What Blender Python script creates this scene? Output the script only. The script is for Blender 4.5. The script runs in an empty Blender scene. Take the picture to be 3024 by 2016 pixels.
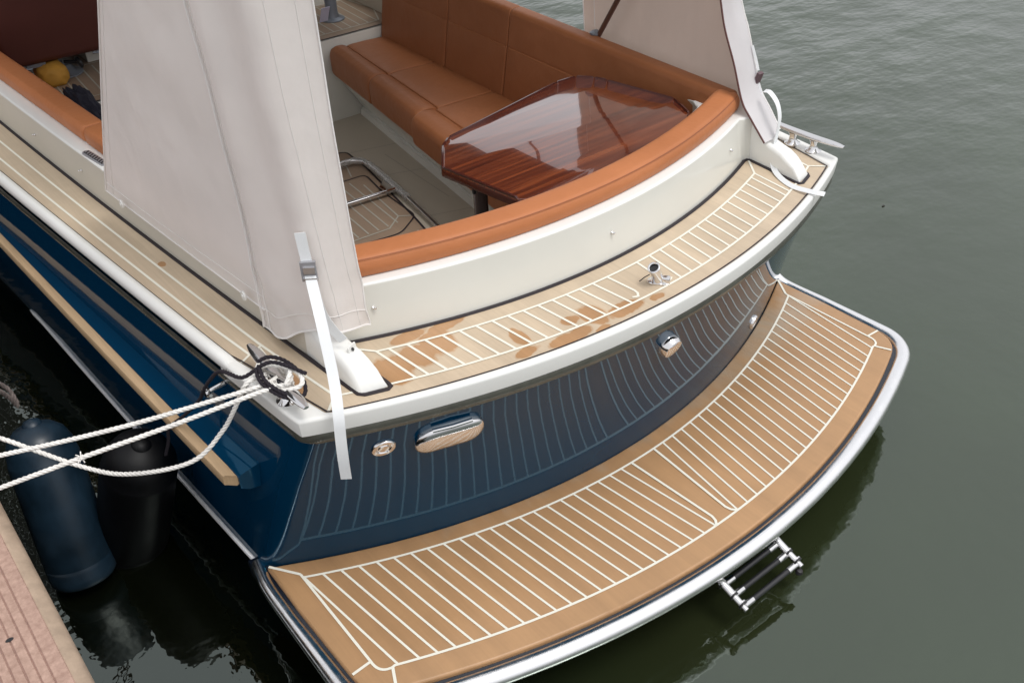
import bpy, bmesh, math, random
from mathutils import Vector, Matrix, noise
from mathutils.geometry import tessellate_polygon
random.seed(7)
sc = bpy.context.scene
COL = sc.collection
PI = math.pi

# ------------------------------------------------------------------ materials
def new_mat(name):
    m = bpy.data.materials.new(name); m.use_nodes = True
    nt = m.node_tree; b = nt.nodes['Principled BSDF']
    return m, nt, b
def N(nt, t, **kw):
    n = nt.nodes.new(t)
    for k, v in kw.items(): setattr(n, k, v)
    return n
def noise_tex(nt, scale=5, detail=3, rough=.5, vec=None, stretch=None):
    n = N(nt, 'ShaderNodeTexNoise'); n.inputs['Scale'].default_value = scale
    n.inputs['Detail'].default_value = detail; n.inputs['Roughness'].default_value = rough
    tc = N(nt, 'ShaderNodeTexCoord'); mp = N(nt, 'ShaderNodeMapping')
    nt.links.new(tc.outputs['Object'], mp.inputs['Vector'])
    if stretch: mp.inputs['Scale'].default_value = stretch
    nt.links.new(mp.outputs[0], n.inputs['Vector'])
    return n
def ramp(nt, src, stops):
    r = N(nt, 'ShaderNodeValToRGB'); nt.links.new(src, r.inputs[0])
    e = r.color_ramp.elements
    while len(e) < len(stops): e.new(.5)
    for i, (p, c) in enumerate(stops):
        e[i].position = p; e[i].color = (*c, 1) if len(c) == 3 else c
    return r
def bump(nt, b, src, strength=.2, dist=.002, prev=None):
    n = N(nt, 'ShaderNodeBump'); n.inputs['Strength'].default_value = strength
    n.inputs['Distance'].default_value = dist
    nt.links.new(src, n.inputs['Height'])
    if prev: nt.links.new(prev.outputs[0], n.inputs['Normal'])
    nt.links.new(n.outputs[0], b.inputs['Normal']); return n
def simple(name, col, rough=.5, metal=0, coat=0, spec=.5, var=.0, vscale=6, bmp=0, bscale=200, bdist=.001, rvar=0):
    m, nt, b = new_mat(name)
    b.inputs['Base Color'].default_value = (*col, 1); b.inputs['Roughness'].default_value = rough
    b.inputs['Metallic'].default_value = metal; b.inputs['Coat Weight'].default_value = coat
    b.inputs['Coat Roughness'].default_value = .03
    b.inputs['Specular IOR Level'].default_value = spec
    if var:
        n = noise_tex(nt, vscale, 5, .6)
        r = ramp(nt, n.outputs[0], [(.3, tuple(c*(1-var) for c in col)), (.7, tuple(min(1, c*(1+var)) for c in col))])
        nt.links.new(r.outputs[0], b.inputs['Base Color'])
    if rvar:
        n2 = noise_tex(nt, 9, 5, .65)
        mr = N(nt, 'ShaderNodeMapRange'); nt.links.new(n2.outputs[0], mr.inputs[0])
        mr.inputs[1].default_value = .35; mr.inputs[2].default_value = .7
        mr.inputs[3].default_value = max(.01, rough-rvar); mr.inputs[4].default_value = rough+rvar
        nt.links.new(mr.outputs[0], b.inputs['Roughness'])
    if bmp:
        n = noise_tex(nt, bscale, 3, .6); bump(nt, b, n.outputs[0], bmp, bdist)
    return m

GEL = simple('white_gelcoat', (.80, .80, .77), .26, var=.012, vscale=3, coat=.2)
CREAM = simple('cream_gelcoat', (.69, .685, .63), .2, var=.035, vscale=2.5, coat=.5)
SOLE = simple('cockpit_moulding', (.50, .445, .36), .45, var=.05, vscale=3, bmp=.2, bscale=300)
NAVY = simple('navy_hull_paint', (.0012, .032, .078), .04, coat=0, spec=.50, var=.06, vscale=2, bmp=.04, bscale=4, bdist=.01)
NAVY.node_tree.nodes['Principled BSDF'].inputs['Specular Tint'].default_value = (.10, .54, .80, 1)
NAVYD = simple('dark_platform_moulding', (.006, .010, .02), .25, coat=.3)
STEEL = simple('polished_steel', (.78, .77, .77), .10, metal=1, rvar=.06, bmp=.06, bscale=14, bdist=.003)
STEELR = simple('brushed_steel', (.96, .955, .955), .27, metal=1, rvar=.1, bmp=.15, bscale=60, bdist=.0015)
BAND = simple('reflecting_underband', (.105, .105, .088), .2, metal=.25, rvar=.08, var=.25, vscale=16)
RUBBER = simple('black_rubber', (.012, .010, .012), .55)
CAULKB = simple('black_sealant', (.018, .012, .016), .5)
CAULKW = simple('white_caulk', (.80, .78, .68), .6)
PLASTIC = simple('black_plastic', (.02, .02, .022), .35)
GREYP = simple('grey_plastic', (.35, .35, .37), .3, metal=.3)
WEB = simple('white_webbing', (.80, .82, .83), .55, bmp=.6, bscale=500, bdist=.0008)
ROPEW = simple('white_rope', (.80, .78, .74), .8, var=.12, vscale=40, bmp=.5, bscale=600, bdist=.0008)
ROPEB = simple('black_rope', (.012, .008, .014), .8, bmp=.5, bscale=600, bdist=.0008)
ROPEG = simple('grey_rope', (.16, .13, .12), .85, var=.3, vscale=60, bmp=.5, bscale=600, bdist=.0008)
YELLOW = simple('yellow_fabric', (.52, .26, .035), .7, var=.15, vscale=12, bmp=.3, bscale=30, bdist=.006)
CLOTHB = simple('black_cloth', (.010, .010, .022), .85, bmp=.4, bscale=25, bdist=.01)
GREYM = simple('grey_painted_metal', (.20, .22, .25), .35, metal=.3)
FENDN = simple('navy_fender_fabric', (.008, .022, .038), .42, var=.45, vscale=9, rvar=.1, bmp=.15, bscale=400, bdist=.0008)
FENDB = simple('black_fender_fabric', (.0012, .0014, .0022), .5, spec=.25, var=.25, vscale=9, bmp=.15, bscale=300)

def leather(nm='tan_upholstery', q=1.0):
    m, nt, b = new_mat(nm)
    n = noise_tex(nt, 2.2, 4, .6); n2 = noise_tex(nt, 260, 2, .5); n3 = noise_tex(nt, 9, 3, .6)
    r = ramp(nt, n.outputs[0], [(.3, (.42*q, .150*q, .055*q)), (.72, (.52*q, .192*q, .075*q))])
    nt.links.new(r.outputs[0], b.inputs['Base Color']); b.inputs['Roughness'].default_value = .5
    b.inputs['Specular IOR Level'].default_value = .35
    p = bump(nt, b, n3.outputs[0], .35, .016); bump(nt, b, n2.outputs[0], .25, .0008, p)
    return m
LEATHER = leather()
LEATHER_SHADED = leather('tan_upholstery_shaded', .64)  # same leather darkened: cockpit shade put into its colour
SEAMD = simple('upholstery_piping', (.30, .10, .045), .7)
PIPE = simple('dark_piping', (.10, .035, .03), .7)

def canvas_mat(name, c):
    m, nt, b = new_mat(name)
    n = noise_tex(nt, 3, 5, .6)
    r = ramp(nt, n.outputs[0], [(.3, tuple(x*.94 for x in c)), (.7, tuple(x*1.04 for x in c))])
    nt.links.new(r.outputs[0], b.inputs['Base Color'])
    b.inputs['Roughness'].default_value = .55; b.inputs['Specular IOR Level'].default_value = .45
    b.inputs['Sheen Weight'].default_value = .15
    n1 = noise_tex(nt, 4, 3, .55, stretch=(1, 1, .35)); n2 = noise_tex(nt, 16, 3, .5); n3 = noise_tex(nt, 900, 1, .5)
    p = bump(nt, b, n1.outputs[0], .6, .03); p = bump(nt, b, n2.outputs[0], .22, .010, p)
    n4 = noise_tex(nt, 3.5, 4, .7, stretch=(2.2, 2.2, 1)); n4.noise_type = 'RIDGED_MULTIFRACTAL'; p = bump(nt, b, n4.outputs[0], .10, .012, p); bump(nt, b, n3.outputs[0], .12, .0005, p)
    tr = N(nt, 'ShaderNodeBsdfTranslucent'); nt.links.new(r.outputs[0], tr.inputs[0])
    mx = N(nt, 'ShaderNodeMixShader'); mx.inputs[0].default_value = .22
    nt.links.new(b.outputs[0], mx.inputs[1]); nt.links.new(tr.outputs[0], mx.inputs[2])
    nt.links.new(mx.outputs[0], nt.nodes['Material Output'].inputs[0])
    return m
CANVAS = canvas_mat('pale_canvas', (.85, .80, .765))
CANVASD = canvas_mat('canvas_stitching', (.95, .93, .91))
CANVASW = canvas_mat('white_canvas_flap', (.74, .72, .73))

def teak(name, dry_or_sheen, wet, patches, rough=.5, invert=False, grain=.06):
    """planks; patches = [(x,y,rx,ry)] in object space where the wood is wet (or, inverted, has a grey sheen painted in)"""
    m, nt, b = new_mat(name)
    tc = N(nt, 'ShaderNodeTexCoord')
    nz = noise_tex(nt, 15, 3, .55, stretch=(1.3, .6, 1)); g = noise_tex(nt, 1, 6, .65, stretch=(160, 5, 20)); big = noise_tex(nt, 1.6, 4, .6)
    gm = N(nt, 'ShaderNodeMapRange'); nt.links.new(g.outputs[0], gm.inputs[0])
    gm.inputs[1].default_value = .3; gm.inputs[2].default_value = .7; gm.inputs[3].default_value = 1-grain; gm.inputs[4].default_value = 1+grain
    bm_ = N(nt, 'ShaderNodeMapRange'); nt.links.new(big.outputs[0], bm_.inputs[0])
    bm_.inputs[1].default_value = .3; bm_.inputs[2].default_value = .7; bm_.inputs[3].default_value = .93; bm_.inputs[4].default_value = 1.06
    pk = noise_tex(nt, 1, 2, .6, stretch=(17, .25, 1)); pm = N(nt, 'ShaderNodeMapRange'); nt.links.new(pk.outputs[0], pm.inputs[0])
    pm.inputs[1].default_value = .3; pm.inputs[2].default_value = .7; pm.inputs[3].default_value = .93; pm.inputs[4].default_value = 1.07
    st_ = noise_tex(nt, 5, 6, .7); sm = N(nt, 'ShaderNodeMapRange'); nt.links.new(st_.outputs[0], sm.inputs[0])
    sm.inputs[1].default_value = .35; sm.inputs[2].default_value = .6; sm.inputs[3].default_value = .93; sm.inputs[4].default_value = 1.02
    m0 = N(nt, 'ShaderNodeMath', operation='MULTIPLY'); nt.links.new(gm.outputs[0], m0.inputs[0]); nt.links.new(pm.outputs[0], m0.inputs[1])
    m1 = N(nt, 'ShaderNodeMath', operation='MULTIPLY'); nt.links.new(m0.outputs[0], m1.inputs[0]); nt.links.new(sm.outputs[0], m1.inputs[1])
    mul = N(nt, 'ShaderNodeMath', operation='MULTIPLY'); nt.links.new(m1.outputs[0], mul.inputs[0]); nt.links.new(bm_.outputs[0], mul.inputs[1])
    acc = None
    sx = N(nt, 'ShaderNodeSeparateXYZ'); nt.links.new(tc.outputs['Object'], sx.inputs[0])
    for (x, y, rx, ry) in patches:
        a = N(nt, 'ShaderNodeMath', operation='SUBTRACT'); nt.links.new(sx.outputs[0], a.inputs[0]); a.inputs[1].default_value = x
        a2 = N(nt, 'ShaderNodeMath', operation='DIVIDE'); nt.links.new(a.outputs[0], a2.inputs[0]); a2.inputs[1].default_value = rx
        a3 = N(nt, 'ShaderNodeMath', operation='POWER'); nt.links.new(a2.outputs[0], a3.inputs[0]); a3.inputs[1].default_value = 2
        c = N(nt, 'ShaderNodeMath', operation='SUBTRACT'); nt.links.new(sx.outputs[1], c.inputs[0]); c.inputs[1].default_value = y
        c2 = N(nt, 'ShaderNodeMath', operation='DIVIDE'); nt.links.new(c.outputs[0], c2.inputs[0]); c2.inputs[1].default_value = ry
        c3 = N(nt, 'ShaderNodeMath', operation='POWER'); nt.links.new(c2.outputs[0], c3.inputs[0]); c3.inputs[1].default_value = 2
        s = N(nt, 'ShaderNodeMath', operation='ADD'); nt.links.new(a3.outputs[0], s.inputs[0]); nt.links.new(c3.outputs[0], s.inputs[1])
        if acc is None: acc = s
        else:
            mn = N(nt, 'ShaderNodeMath', operation='MINIMUM'); nt.links.new(acc.outputs[0], mn.inputs[0]); nt.links.new(s.outputs[0], mn.inputs[1]); acc = mn
    mix = N(nt, 'ShaderNodeMix', data_type='RGBA')
    mix.inputs['A'].default_value = (*dry_or_sheen, 1); mix.inputs['B'].default_value = (*wet, 1)
    if acc:
        nn = N(nt, 'ShaderNodeMath', operation='MULTIPLY_ADD'); nt.links.new(nz.outputs[0], nn.inputs[0])
        nn.inputs[1].default_value = 2.6; nn.inputs[2].default_value = -1.3
        s = N(nt, 'ShaderNodeMath', operation='ADD'); nt.links.new(acc.outputs[0], s.inputs[0]); nt.links.new(nn.outputs[0], s.inputs[1])
        mr = N(nt, 'ShaderNodeMapRange'); nt.links.new(s.outputs[0], mr.inputs[0])
        w = .30 if not invert else 1.2
        mr.inputs[1].default_value = 1-w; mr.inputs[2].default_value = 1.0+w*.2; mr.inputs[3].default_value = 1; mr.inputs[4].default_value = 0
        nt.links.new(mr.outputs[0], mix.inputs['Factor'])
        rr = N(nt, 'ShaderNodeMapRange'); nt.links.new(mr.outputs[0], rr.inputs[0]); rr.inputs[3].default_value = rough; rr.inputs[4].default_value = rough-.22
        nt.links.new(rr.outputs[0], b.inputs['Roughness'])
    else:
        mix.inputs['Factor'].default_value = 0; b.inputs['Roughness'].default_value = rough
    vm = N(nt, 'ShaderNodeVectorMath', operation='SCALE'); nt.links.new(mix.outputs['Result'], vm.inputs[0]); nt.links.new(mul.outputs[0], vm.inputs['Scale'])
    nt.links.new(vm.outputs[0], b.inputs['Base Color'])
    fine = noise_tex(nt, 400, 2, .5); bump(nt, b, fine.outputs[0], .25, .0006)
    return m
TEAKD = teak('deck_planking', (.55, .44, .315), (.43, .245, .12),
             [(-.70, -.80, .045, .07), (-.64, -.80, .07, .05), (-.56, -.79, .05, .055), (-.5, -.74, .06, .02), (-.30, -.985, .07, .025), (-.40, -.90, .022, .04),
              (-.20, -.95, .035, .05), (-.12, -.985, .06, .028), (-.26, -.93, .03, .02), (-.22, -1.01, .025, .012), (-.02, -1.0, .025, .015),
              (-.42, -.96, .04, .018), (-.92, -.60, .025, .05), (-.905, -.70, .02, .05), (-.93, .02, .012, .018), (-.60, -.72, .05, .02)], .45)
TEAKP = teak('platform_planking', (.425, .245, .118), (.40, .30, .205), [(.2, -.80, .75, .13), (.75, -.78, .34, .10)], .42, invert=True, grain=.04)  # patches near the transom: reflected grey sheen painted into the wood
TEAKS = teak('sole_planking', (.30, .215, .15), (.3, .2, .1), [], .5)
TEAKR = teak('rub_strip_wood', (.52, .36, .21), (.5, .25, .1), [], .5, grain=.12)

def mahogany():
    m, nt, b = new_mat('varnished_mahogany')
    tc = N(nt, 'ShaderNodeTexCoord'); mp = N(nt, 'ShaderNodeMapping'); nt.links.new(tc.outputs['Object'], mp.inputs[0])
    mp.inputs['Rotation'].default_value = (0, 0, math.radians(-13)); mp.inputs['Scale'].default_value = (1.2, 34, 8)
    n = N(nt, 'ShaderNodeTexNoise'); n.inputs['Scale'].default_value = 1.6; n.inputs['Detail'].default_value = 6; n.inputs['Roughness'].default_value = .62
    nt.links.new(mp.outputs[0], n.inputs['Vector'])
    r = ramp(nt, n.outputs[0], [(.28, (.045, .009, .005)), (.42, (.10, .020, .009)), (.58, (.18, .042, .015)), (.74, (.27, .075, .027))])
    nt.links.new(r.outputs[0], b.inputs['Base Color']); b.inputs['Roughness'].default_value = .12
    b.inputs['Coat Weight'].default_value = 1; b.inputs['Coat Roughness'].default_value = .01; b.inputs['Coat IOR'].default_value = 1.75
    n2 = noise_tex(nt, 5, 2, .5); bump(nt, b, n2.outputs[0], .03, .003)
    return m
MAHOG = mahogany()
DKRED = simple('dark_red_leather', (.085, .022, .016), .5, var=.12, vscale=3, bmp=.1, bscale=200)
MAHDK = simple('dark_mahogany_edge', (.06, .012, .008), .2, coat=.25)

def dock_mat():
    m, nt, b = new_mat('composite_decking')
    n = noise_tex(nt, 60, 5, .7); n2 = noise_tex(nt, 1, 5, .6, stretch=(30, 2, 3))
    r = ramp(nt, n.outputs[0], [(.32, (.34, .215, .165)), (.5, (.43, .285, .225)), (.70, (.54, .365, .29))])
    mx = N(nt, 'ShaderNodeMix', data_type='RGBA', blend_type='MULTIPLY'); mx.inputs['Factor'].default_value = 1
    r2 = ramp(nt, n2.outputs[0], [(.3, (.86, .84, .84)), (.7, (1, 1, 1))])
    nt.links.new(r.outputs[0], mx.inputs['A']); nt.links.new(r2.outputs[0], mx.inputs['B'])
    nt.links.new(mx.outputs['Result'], b.inputs['Base Color']); b.inputs['Roughness'].default_value = .8
    bump(nt, b, n.outputs[0], .5, .002)
    return m
DOCKM = dock_mat()
DOCKE = simple('dock_edge_wood', (.40, .30, .22), .75, var=.2, vscale=25, bmp=.4, bscale=90)
DOCKS = simple('dock_side', (.03, .028, .026), .8)
DOCKG = simple('dock_groove', (.30, .185, .15), .85, var=.15, vscale=40)

def water():
    m, nt, b = new_mat('harbour_water')
    b.inputs['Base Color'].default_value = (.026, .028, .012, 1); b.inputs['Roughness'].default_value = .02
    b.inputs['IOR'].default_value = 1.95; b.inputs['Specular Tint'].default_value = (.87, 1, .92, 1)
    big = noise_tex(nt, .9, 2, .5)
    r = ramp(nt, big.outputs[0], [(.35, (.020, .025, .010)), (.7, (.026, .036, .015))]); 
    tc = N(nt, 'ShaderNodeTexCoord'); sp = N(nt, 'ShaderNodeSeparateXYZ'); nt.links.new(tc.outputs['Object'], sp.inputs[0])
    berth_shade = N(nt, 'ShaderNodeMapRange'); nt.links.new(sp.outputs[0], berth_shade.inputs[0])      # shade of the narrow berth painted into the water colour
    berth_shade.inputs[1].default_value = -1.1; berth_shade.inputs[2].default_value = -.2; berth_shade.inputs[3].default_value = .12; berth_shade.inputs[4].default_value = 1.0
    vs = N(nt, 'ShaderNodeVectorMath', operation='SCALE'); nt.links.new(r.outputs[0], vs.inputs[0]); nt.links.new(berth_shade.outputs[0], vs.inputs['Scale'])
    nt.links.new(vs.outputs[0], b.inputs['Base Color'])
    # breeze: ripples grow away from the sheltered berth
    mr = N(nt, 'ShaderNodeMapRange'); nt.links.new(sp.outputs[1], mr.inputs[0])
    mr.inputs[1].default_value = -1.0; mr.inputs[2].default_value = 5.0; mr.inputs[3].default_value = .03; mr.inputs[4].default_value = 2.0
    a = noise_tex(nt, 1.1, 2, .5, stretch=(1, 1.5, 1)); c = noise_tex(nt, 3.4, 3, .5, stretch=(1, 1.7, 1))
    sx_ = N(nt, 'ShaderNodeMapRange'); nt.links.new(sp.outputs[0], sx_.inputs[0])
    sx_.inputs[1].default_value = -1.1; sx_.inputs[2].default_value = .6; sx_.inputs[3].default_value = .04; sx_.inputs[4].default_value = 1
    mq = N(nt, 'ShaderNodeMath', operation='MULTIPLY'); nt.links.new(mr.outputs[0], mq.inputs[0]); nt.links.new(sx_.outputs[0], mq.inputs[1]); mr = mq
    h1 = N(nt, 'ShaderNodeMath', operation='MULTIPLY'); nt.links.new(c.outputs[0], h1.inputs[0]); nt.links.new(mr.outputs[0], h1.inputs[1])
    h2 = N(nt, 'ShaderNodeMath', operation='MULTIPLY_ADD'); nt.links.new(a.outputs[0], h2.inputs[0]); nt.links.new(mr.outputs[0], h2.inputs[1]); nt.links.new(h1.outputs[0], h2.inputs[2])
    gust = noise_tex(nt, .45, 3, .6); gm_ = N(nt, 'ShaderNodeMapRange'); nt.links.new(gust.outputs[0], gm_.inputs[0])
    gm_.inputs[1].default_value = .35; gm_.inputs[2].default_value = .65; gm_.inputs[3].default_value = .45; gm_.inputs[4].default_value = 1.5
    h3 = N(nt, 'ShaderNodeMath', operation='MULTIPLY'); nt.links.new(h2.outputs[0], h3.inputs[0]); nt.links.new(gm_.outputs[0], h3.inputs[1])
    p = bump(nt, b, h3.outputs[0], .9, .05)
    d = noise_tex(nt, 3.0, 4, .6); p = bump(nt, b, d.outputs[0], .50, .011, p)
    d2 = noise_tex(nt, 11, 3, .6); bump(nt, b, d2.outputs[0], .30, .0045, p)
    return m
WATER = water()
CANOPYM = simple('canopy_cloth', (.22, .205, .20), .8, bmp=.3, bscale=20, bdist=.01)
CANVASI = canvas_mat('canvas_inner_shaded', (.70, .57, .49))  # warm dim light on the inner side put into the cloth colour

# ------------------------------------------------------------------ mesh helpers
def mesh_obj(name, verts, faces, mats, parent=None, smooth=True, midx=None, angle=35, recalc=True, label=None):
    me = bpy.data.meshes.new(name)
    me.from_pydata([tuple(v) for v in verts], [], faces)
    if not isinstance(mats, (list, tuple)): mats = [mats]
    for m in mats: me.materials.append(m)
    if midx:
        for p, i in zip(me.polygons, midx): p.material_index = i
    if recalc:
        bm = bmesh.new(); bm.from_mesh(me); bmesh.ops.recalc_face_normals(bm, faces=bm.faces); bm.to_mesh(me); bm.free()
    if smooth:
        me.shade_smooth(); me.set_sharp_from_angle(angle=math.radians(angle))
    o = bpy.data.objects.new(name, me); COL.objects.link(o)
    if parent: o.parent = parent
    if label: o['label'] = label
    return o
class MB:
    def __init__(s): s.v = []; s.f = []; s.m = []
    def add(s, v, f, mi=0):
        n = len(s.v); s.v += [tuple(p) for p in v]; s.f += [tuple(i+n for i in q) for q in f]; s.m += [mi]*len(f); return s
    def obj(s, name, mats, parent=None, **k): return mesh_obj(name, s.v, s.f, mats, parent, midx=s.m, **k)
def thing(name, label, cat, loc=(0, 0, 0), group=None):
    o = bpy.data.objects.new(name, None); COL.objects.link(o); o.location = loc
    o['label'] = label; o['category'] = cat
    if group: o['group'] = group
    return o
def tag(o, label, cat, group=None):
    o['label'] = label; o['category'] = cat
    if group: o['group'] = group
    return o
def catmull(pts, n=8):
    P = [Vector(p) for p in pts]; out = []
    if len(P) < 3: return [P[0].lerp(P[-1], i/n) for i in range(n+1)]
    Q = [P[0]*2-P[1]]+P+[P[-1]*2-P[-2]]
    for i in range(1, len(Q)-2):
        for j in range(n):
            t = j/n; a, b, c, d = Q[i-1:i+3]
            out.append(.5*((2*b)+(-a+c)*t+(2*a-5*b+4*c-d)*t*t+(-a+3*b-3*c+d)*t**3))
    out.append(P[-1]); return out
def frames(path, up=Vector((0, 0, 1))):
    P = [Vector(p) for p in path]; T = []
    for i in range(len(P)):
        a = P[max(i-1, 0)]; b = P[min(i+1, len(P)-1)]; T.append((b-a).normalized())
    u = up.copy()
    if abs(T[0].dot(u)) > .95: u = Vector((1, 0, 0))
    out = []; n = (u-T[0]*u.dot(T[0])).normalized()
    for i, t in enumerate(T):
        n = (n-t*n.dot(t))
        n.normalize(); out.append((P[i], t, n, t.cross(n)))
    return out
def tube_data(path, r, n=12, cap=True):
    F = frames(path); v = []; f = []
    R = r if isinstance(r, (list, tuple)) else [r]*len(F)
    for (p, t, a, b), rr in zip(F, R):
        for k in range(n):
            th = 2*PI*k/n; v.append(p+a*math.cos(th)*rr+b*math.sin(th)*rr)
    for i in range(len(F)-1):
        for k in range(n):
            f.append((i*n+k, i*n+(k+1) % n, (i+1)*n+(k+1) % n, (i+1)*n+k))
    if cap: f.append(tuple(range(n))[::-1]); f.append(tuple((len(F)-1)*n+k for k in range(n)))
    return v, f
def rope_data(path, r, pitch=None, strands=3):
    pitch = pitch or r*6.5
    P = [Vector(p) for p in path]; L = [0]
    for a, b in zip(P, P[1:]): L.append(L[-1]+(b-a).length)
    step = pitch/9; m = max(4, int(L[-1]/step)); Q = []; j = 0
    for i in range(m+1):
        s = L[-1]*i/m
        while j < len(L)-2 and L[j+1] < s: j += 1
        t = (s-L[j])/max(1e-9, L[j+1]-L[j]); Q.append((P[j].lerp(P[j+1], t), s))
    F = frames([q[0] for q in Q]); V = []; Fc = []
    for k in range(strands):
        pts = []
        for (p, t, a, b), (_, s) in zip(F, Q):
            th = 2*PI*(s/pitch+k/strands); pts.append(p+(a*math.cos(th)+b*math.sin(th))*r*.5)
        v, f = tube_data(pts, r*.56, 6); n = len(V); V += v; Fc += [tuple(i+n for i in q) for q in f]
    return V, Fc
def ribbon(path, w, z, closed=False):
    """flat strip along a 2D path with mitred joints"""
    P = [Vector((p[0], p[1])) for p in path]; n = len(P); v = []; f = []
    for i in range(n):
        a = P[(i-1) % n] if (closed or i > 0) else None; b = P[(i+1) % n] if (closed or i < n-1) else None
        d1 = (P[i]-a).normalized() if a is not None else None; d2 = (b-P[i]).normalized() if b is not None else None
        if d1 is None: d1 = d2
        if d2 is None: d2 = d1
        n1 = Vector((-d1.y, d1.x)); n2 = Vector((-d2.y, d2.x)); nn = (n1+n2)
        if nn.length < 1e-6: nn = n1
        nn.normalize(); s = 1/max(.5, nn.dot(n1)); o = nn*w/2*s
        v += [(P[i].x+o.x, P[i].y+o.y, z), (P[i].x-o.x, P[i].y-o.y, z)]
    m = n if closed else n-1
    for i in range(m):
        j = (i+1) % n; f.append((2*i, 2*j, 2*j+1, 2*i+1))
    return v, f
def sheet(contour, z):
    v = [(p[0], p[1], z) for p in contour]
    t = tessellate_polygon([[Vector(p) for p in v]])
    return v, [tuple(q) for q in t]
def offset_poly(C, d):
    n = len(C); out = []
    for i in range(n):
        a = Vector(C[i-1][:2]); p = Vector(C[i][:2]); b = Vector(C[(i+1) % n][:2])
        d1 = (p-a).normalized(); d2 = (b-p).normalized()
        n1 = Vector((-d1.y, d1.x)); n2 = Vector((-d2.y, d2.x)); nn = n1+n2
        if nn.length < 1e-6: nn = n1
        nn.normalize(); q = p+nn*d/max(.45, nn.dot(n1)); out.append((q.x, q.y))
    return out
def ccw(C):
    s = sum(C[i-1][0]*C[i][1]-C[i][0]*C[i-1][1] for i in range(len(C)))
    return list(C) if s > 0 else list(C)[::-1]
def prism(contour, z0, z1, r=.005, seg=3, bottom=True, base=None):
    """solid with a rounded top edge; base = other contour for the bottom ring"""
    C = ccw(contour); rings = []
    B = ccw(base) if base else C
    rings.append([(p[0], p[1], z0) for p in B])
    for i in range(seg+1):
        a = PI/2*i/seg; q = offset_poly(C, r*(1-math.cos(a))) if r else C
        rings.append([(p[0], p[1], z1-r+r*math.sin(a)) for p in q])
        if not r: break
    v = [p for R in rings for p in R]; n = len(C); f = []
    for i in range(len(rings)-1):
        for k in range(n): f.append((i*n+k, i*n+(k+1) % n, (i+1)*n+(k+1) % n, (i+1)*n+k))
    top = rings[-1]; o = (len(rings)-1)*n
    f += [tuple(i+o for i in t) for t in tessellate_polygon([[Vector((p[0], p[1], 0)) for p in top]])]
    if bottom: f += [tuple(t)[::-1] for t in tessellate_polygon([[Vector((p[0], p[1], 0)) for p in B]])]
    return v, f
def loft(rings, closed=True, caps=True):
    n = len(rings[0]); v = [p for R in rings for p in R]; f = []
    for i in range(len(rings)-1):
        for k in range(n if closed else n-1): f.append((i*n+k, i*n+(k+1) % n, (i+1)*n+(k+1) % n, (i+1)*n+k))
    if caps:
        for o in (0, (len(rings)-1)*n):
            f.append(tuple(range(o, o+n)))
    return v, f
def lathe(prof, n=24, axis_at=(0, 0, 0), M=None):
    v = []; f = []
    for (r, z) in prof:
        for k in range(n):
            th = 2*PI*k/n; p = Vector((r*math.cos(th), r*math.sin(th), z))
            if M: p = M @ p
            v.append(p+Vector(axis_at))
    for i in range(len(prof)-1):
        for k in range(n): f.append((i*n+k, i*n+(k+1) % n, (i+1)*n+(k+1) % n, (i+1)*n+k))
    f.append(tuple(range(n))); f.append(tuple((len(prof)-1)*n+k for k in range(n)))
    return v, f
def box(c, s, rot=None):
    v = []
    for x in (-1, 1):
        for y in (-1, 1):
            for z in (-1, 1):
                p = Vector((x*s[0]/2, y*s[1]/2, z*s[2]/2))
                if rot: p = rot @ p
                v.append(p+Vector(c))
    return v, [(0, 1, 3, 2), (4, 6, 7, 5), (0, 4, 5, 1), (2, 3, 7, 6), (0, 2, 6, 4), (1, 5, 7, 3)]
def rrect(w, h, r, seg=5, cx=0, cy=0):
    out = []
    for (sx, sy, a0) in ((1, 1, 0), (-1, 1, 90), (-1, -1, 180), (1, -1, 270)):
        for i in range(seg+1):
            a = math.radians(a0+90*i/seg); out.append((cx+sx*(w/2-r)+r*math.cos(a), cy+sy*(h/2-r)+r*math.sin(a)))
    return out
def round_profile(P, r, seg=4):
    """round every corner of a closed 2D polygon"""
    out = []; n = len(P)
    for i in range(n):
        a = Vector(P[i-1]); p = Vector(P[i]); b = Vector(P[(i+1) % n])
        rr = r[i] if isinstance(r, (list, tuple)) else r
        d1 = a-p; d2 = b-p; l = min(rr, d1.length*.48, d2.length*.48); q1 = p+d1.normalized()*l; q2 = p+d2.normalized()*l
        for j in range(seg+1):
            t = j/seg; out.append(tuple(q1*(1-t)**2+p*2*t*(1-t)+q2*t*t))
    return out
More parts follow.
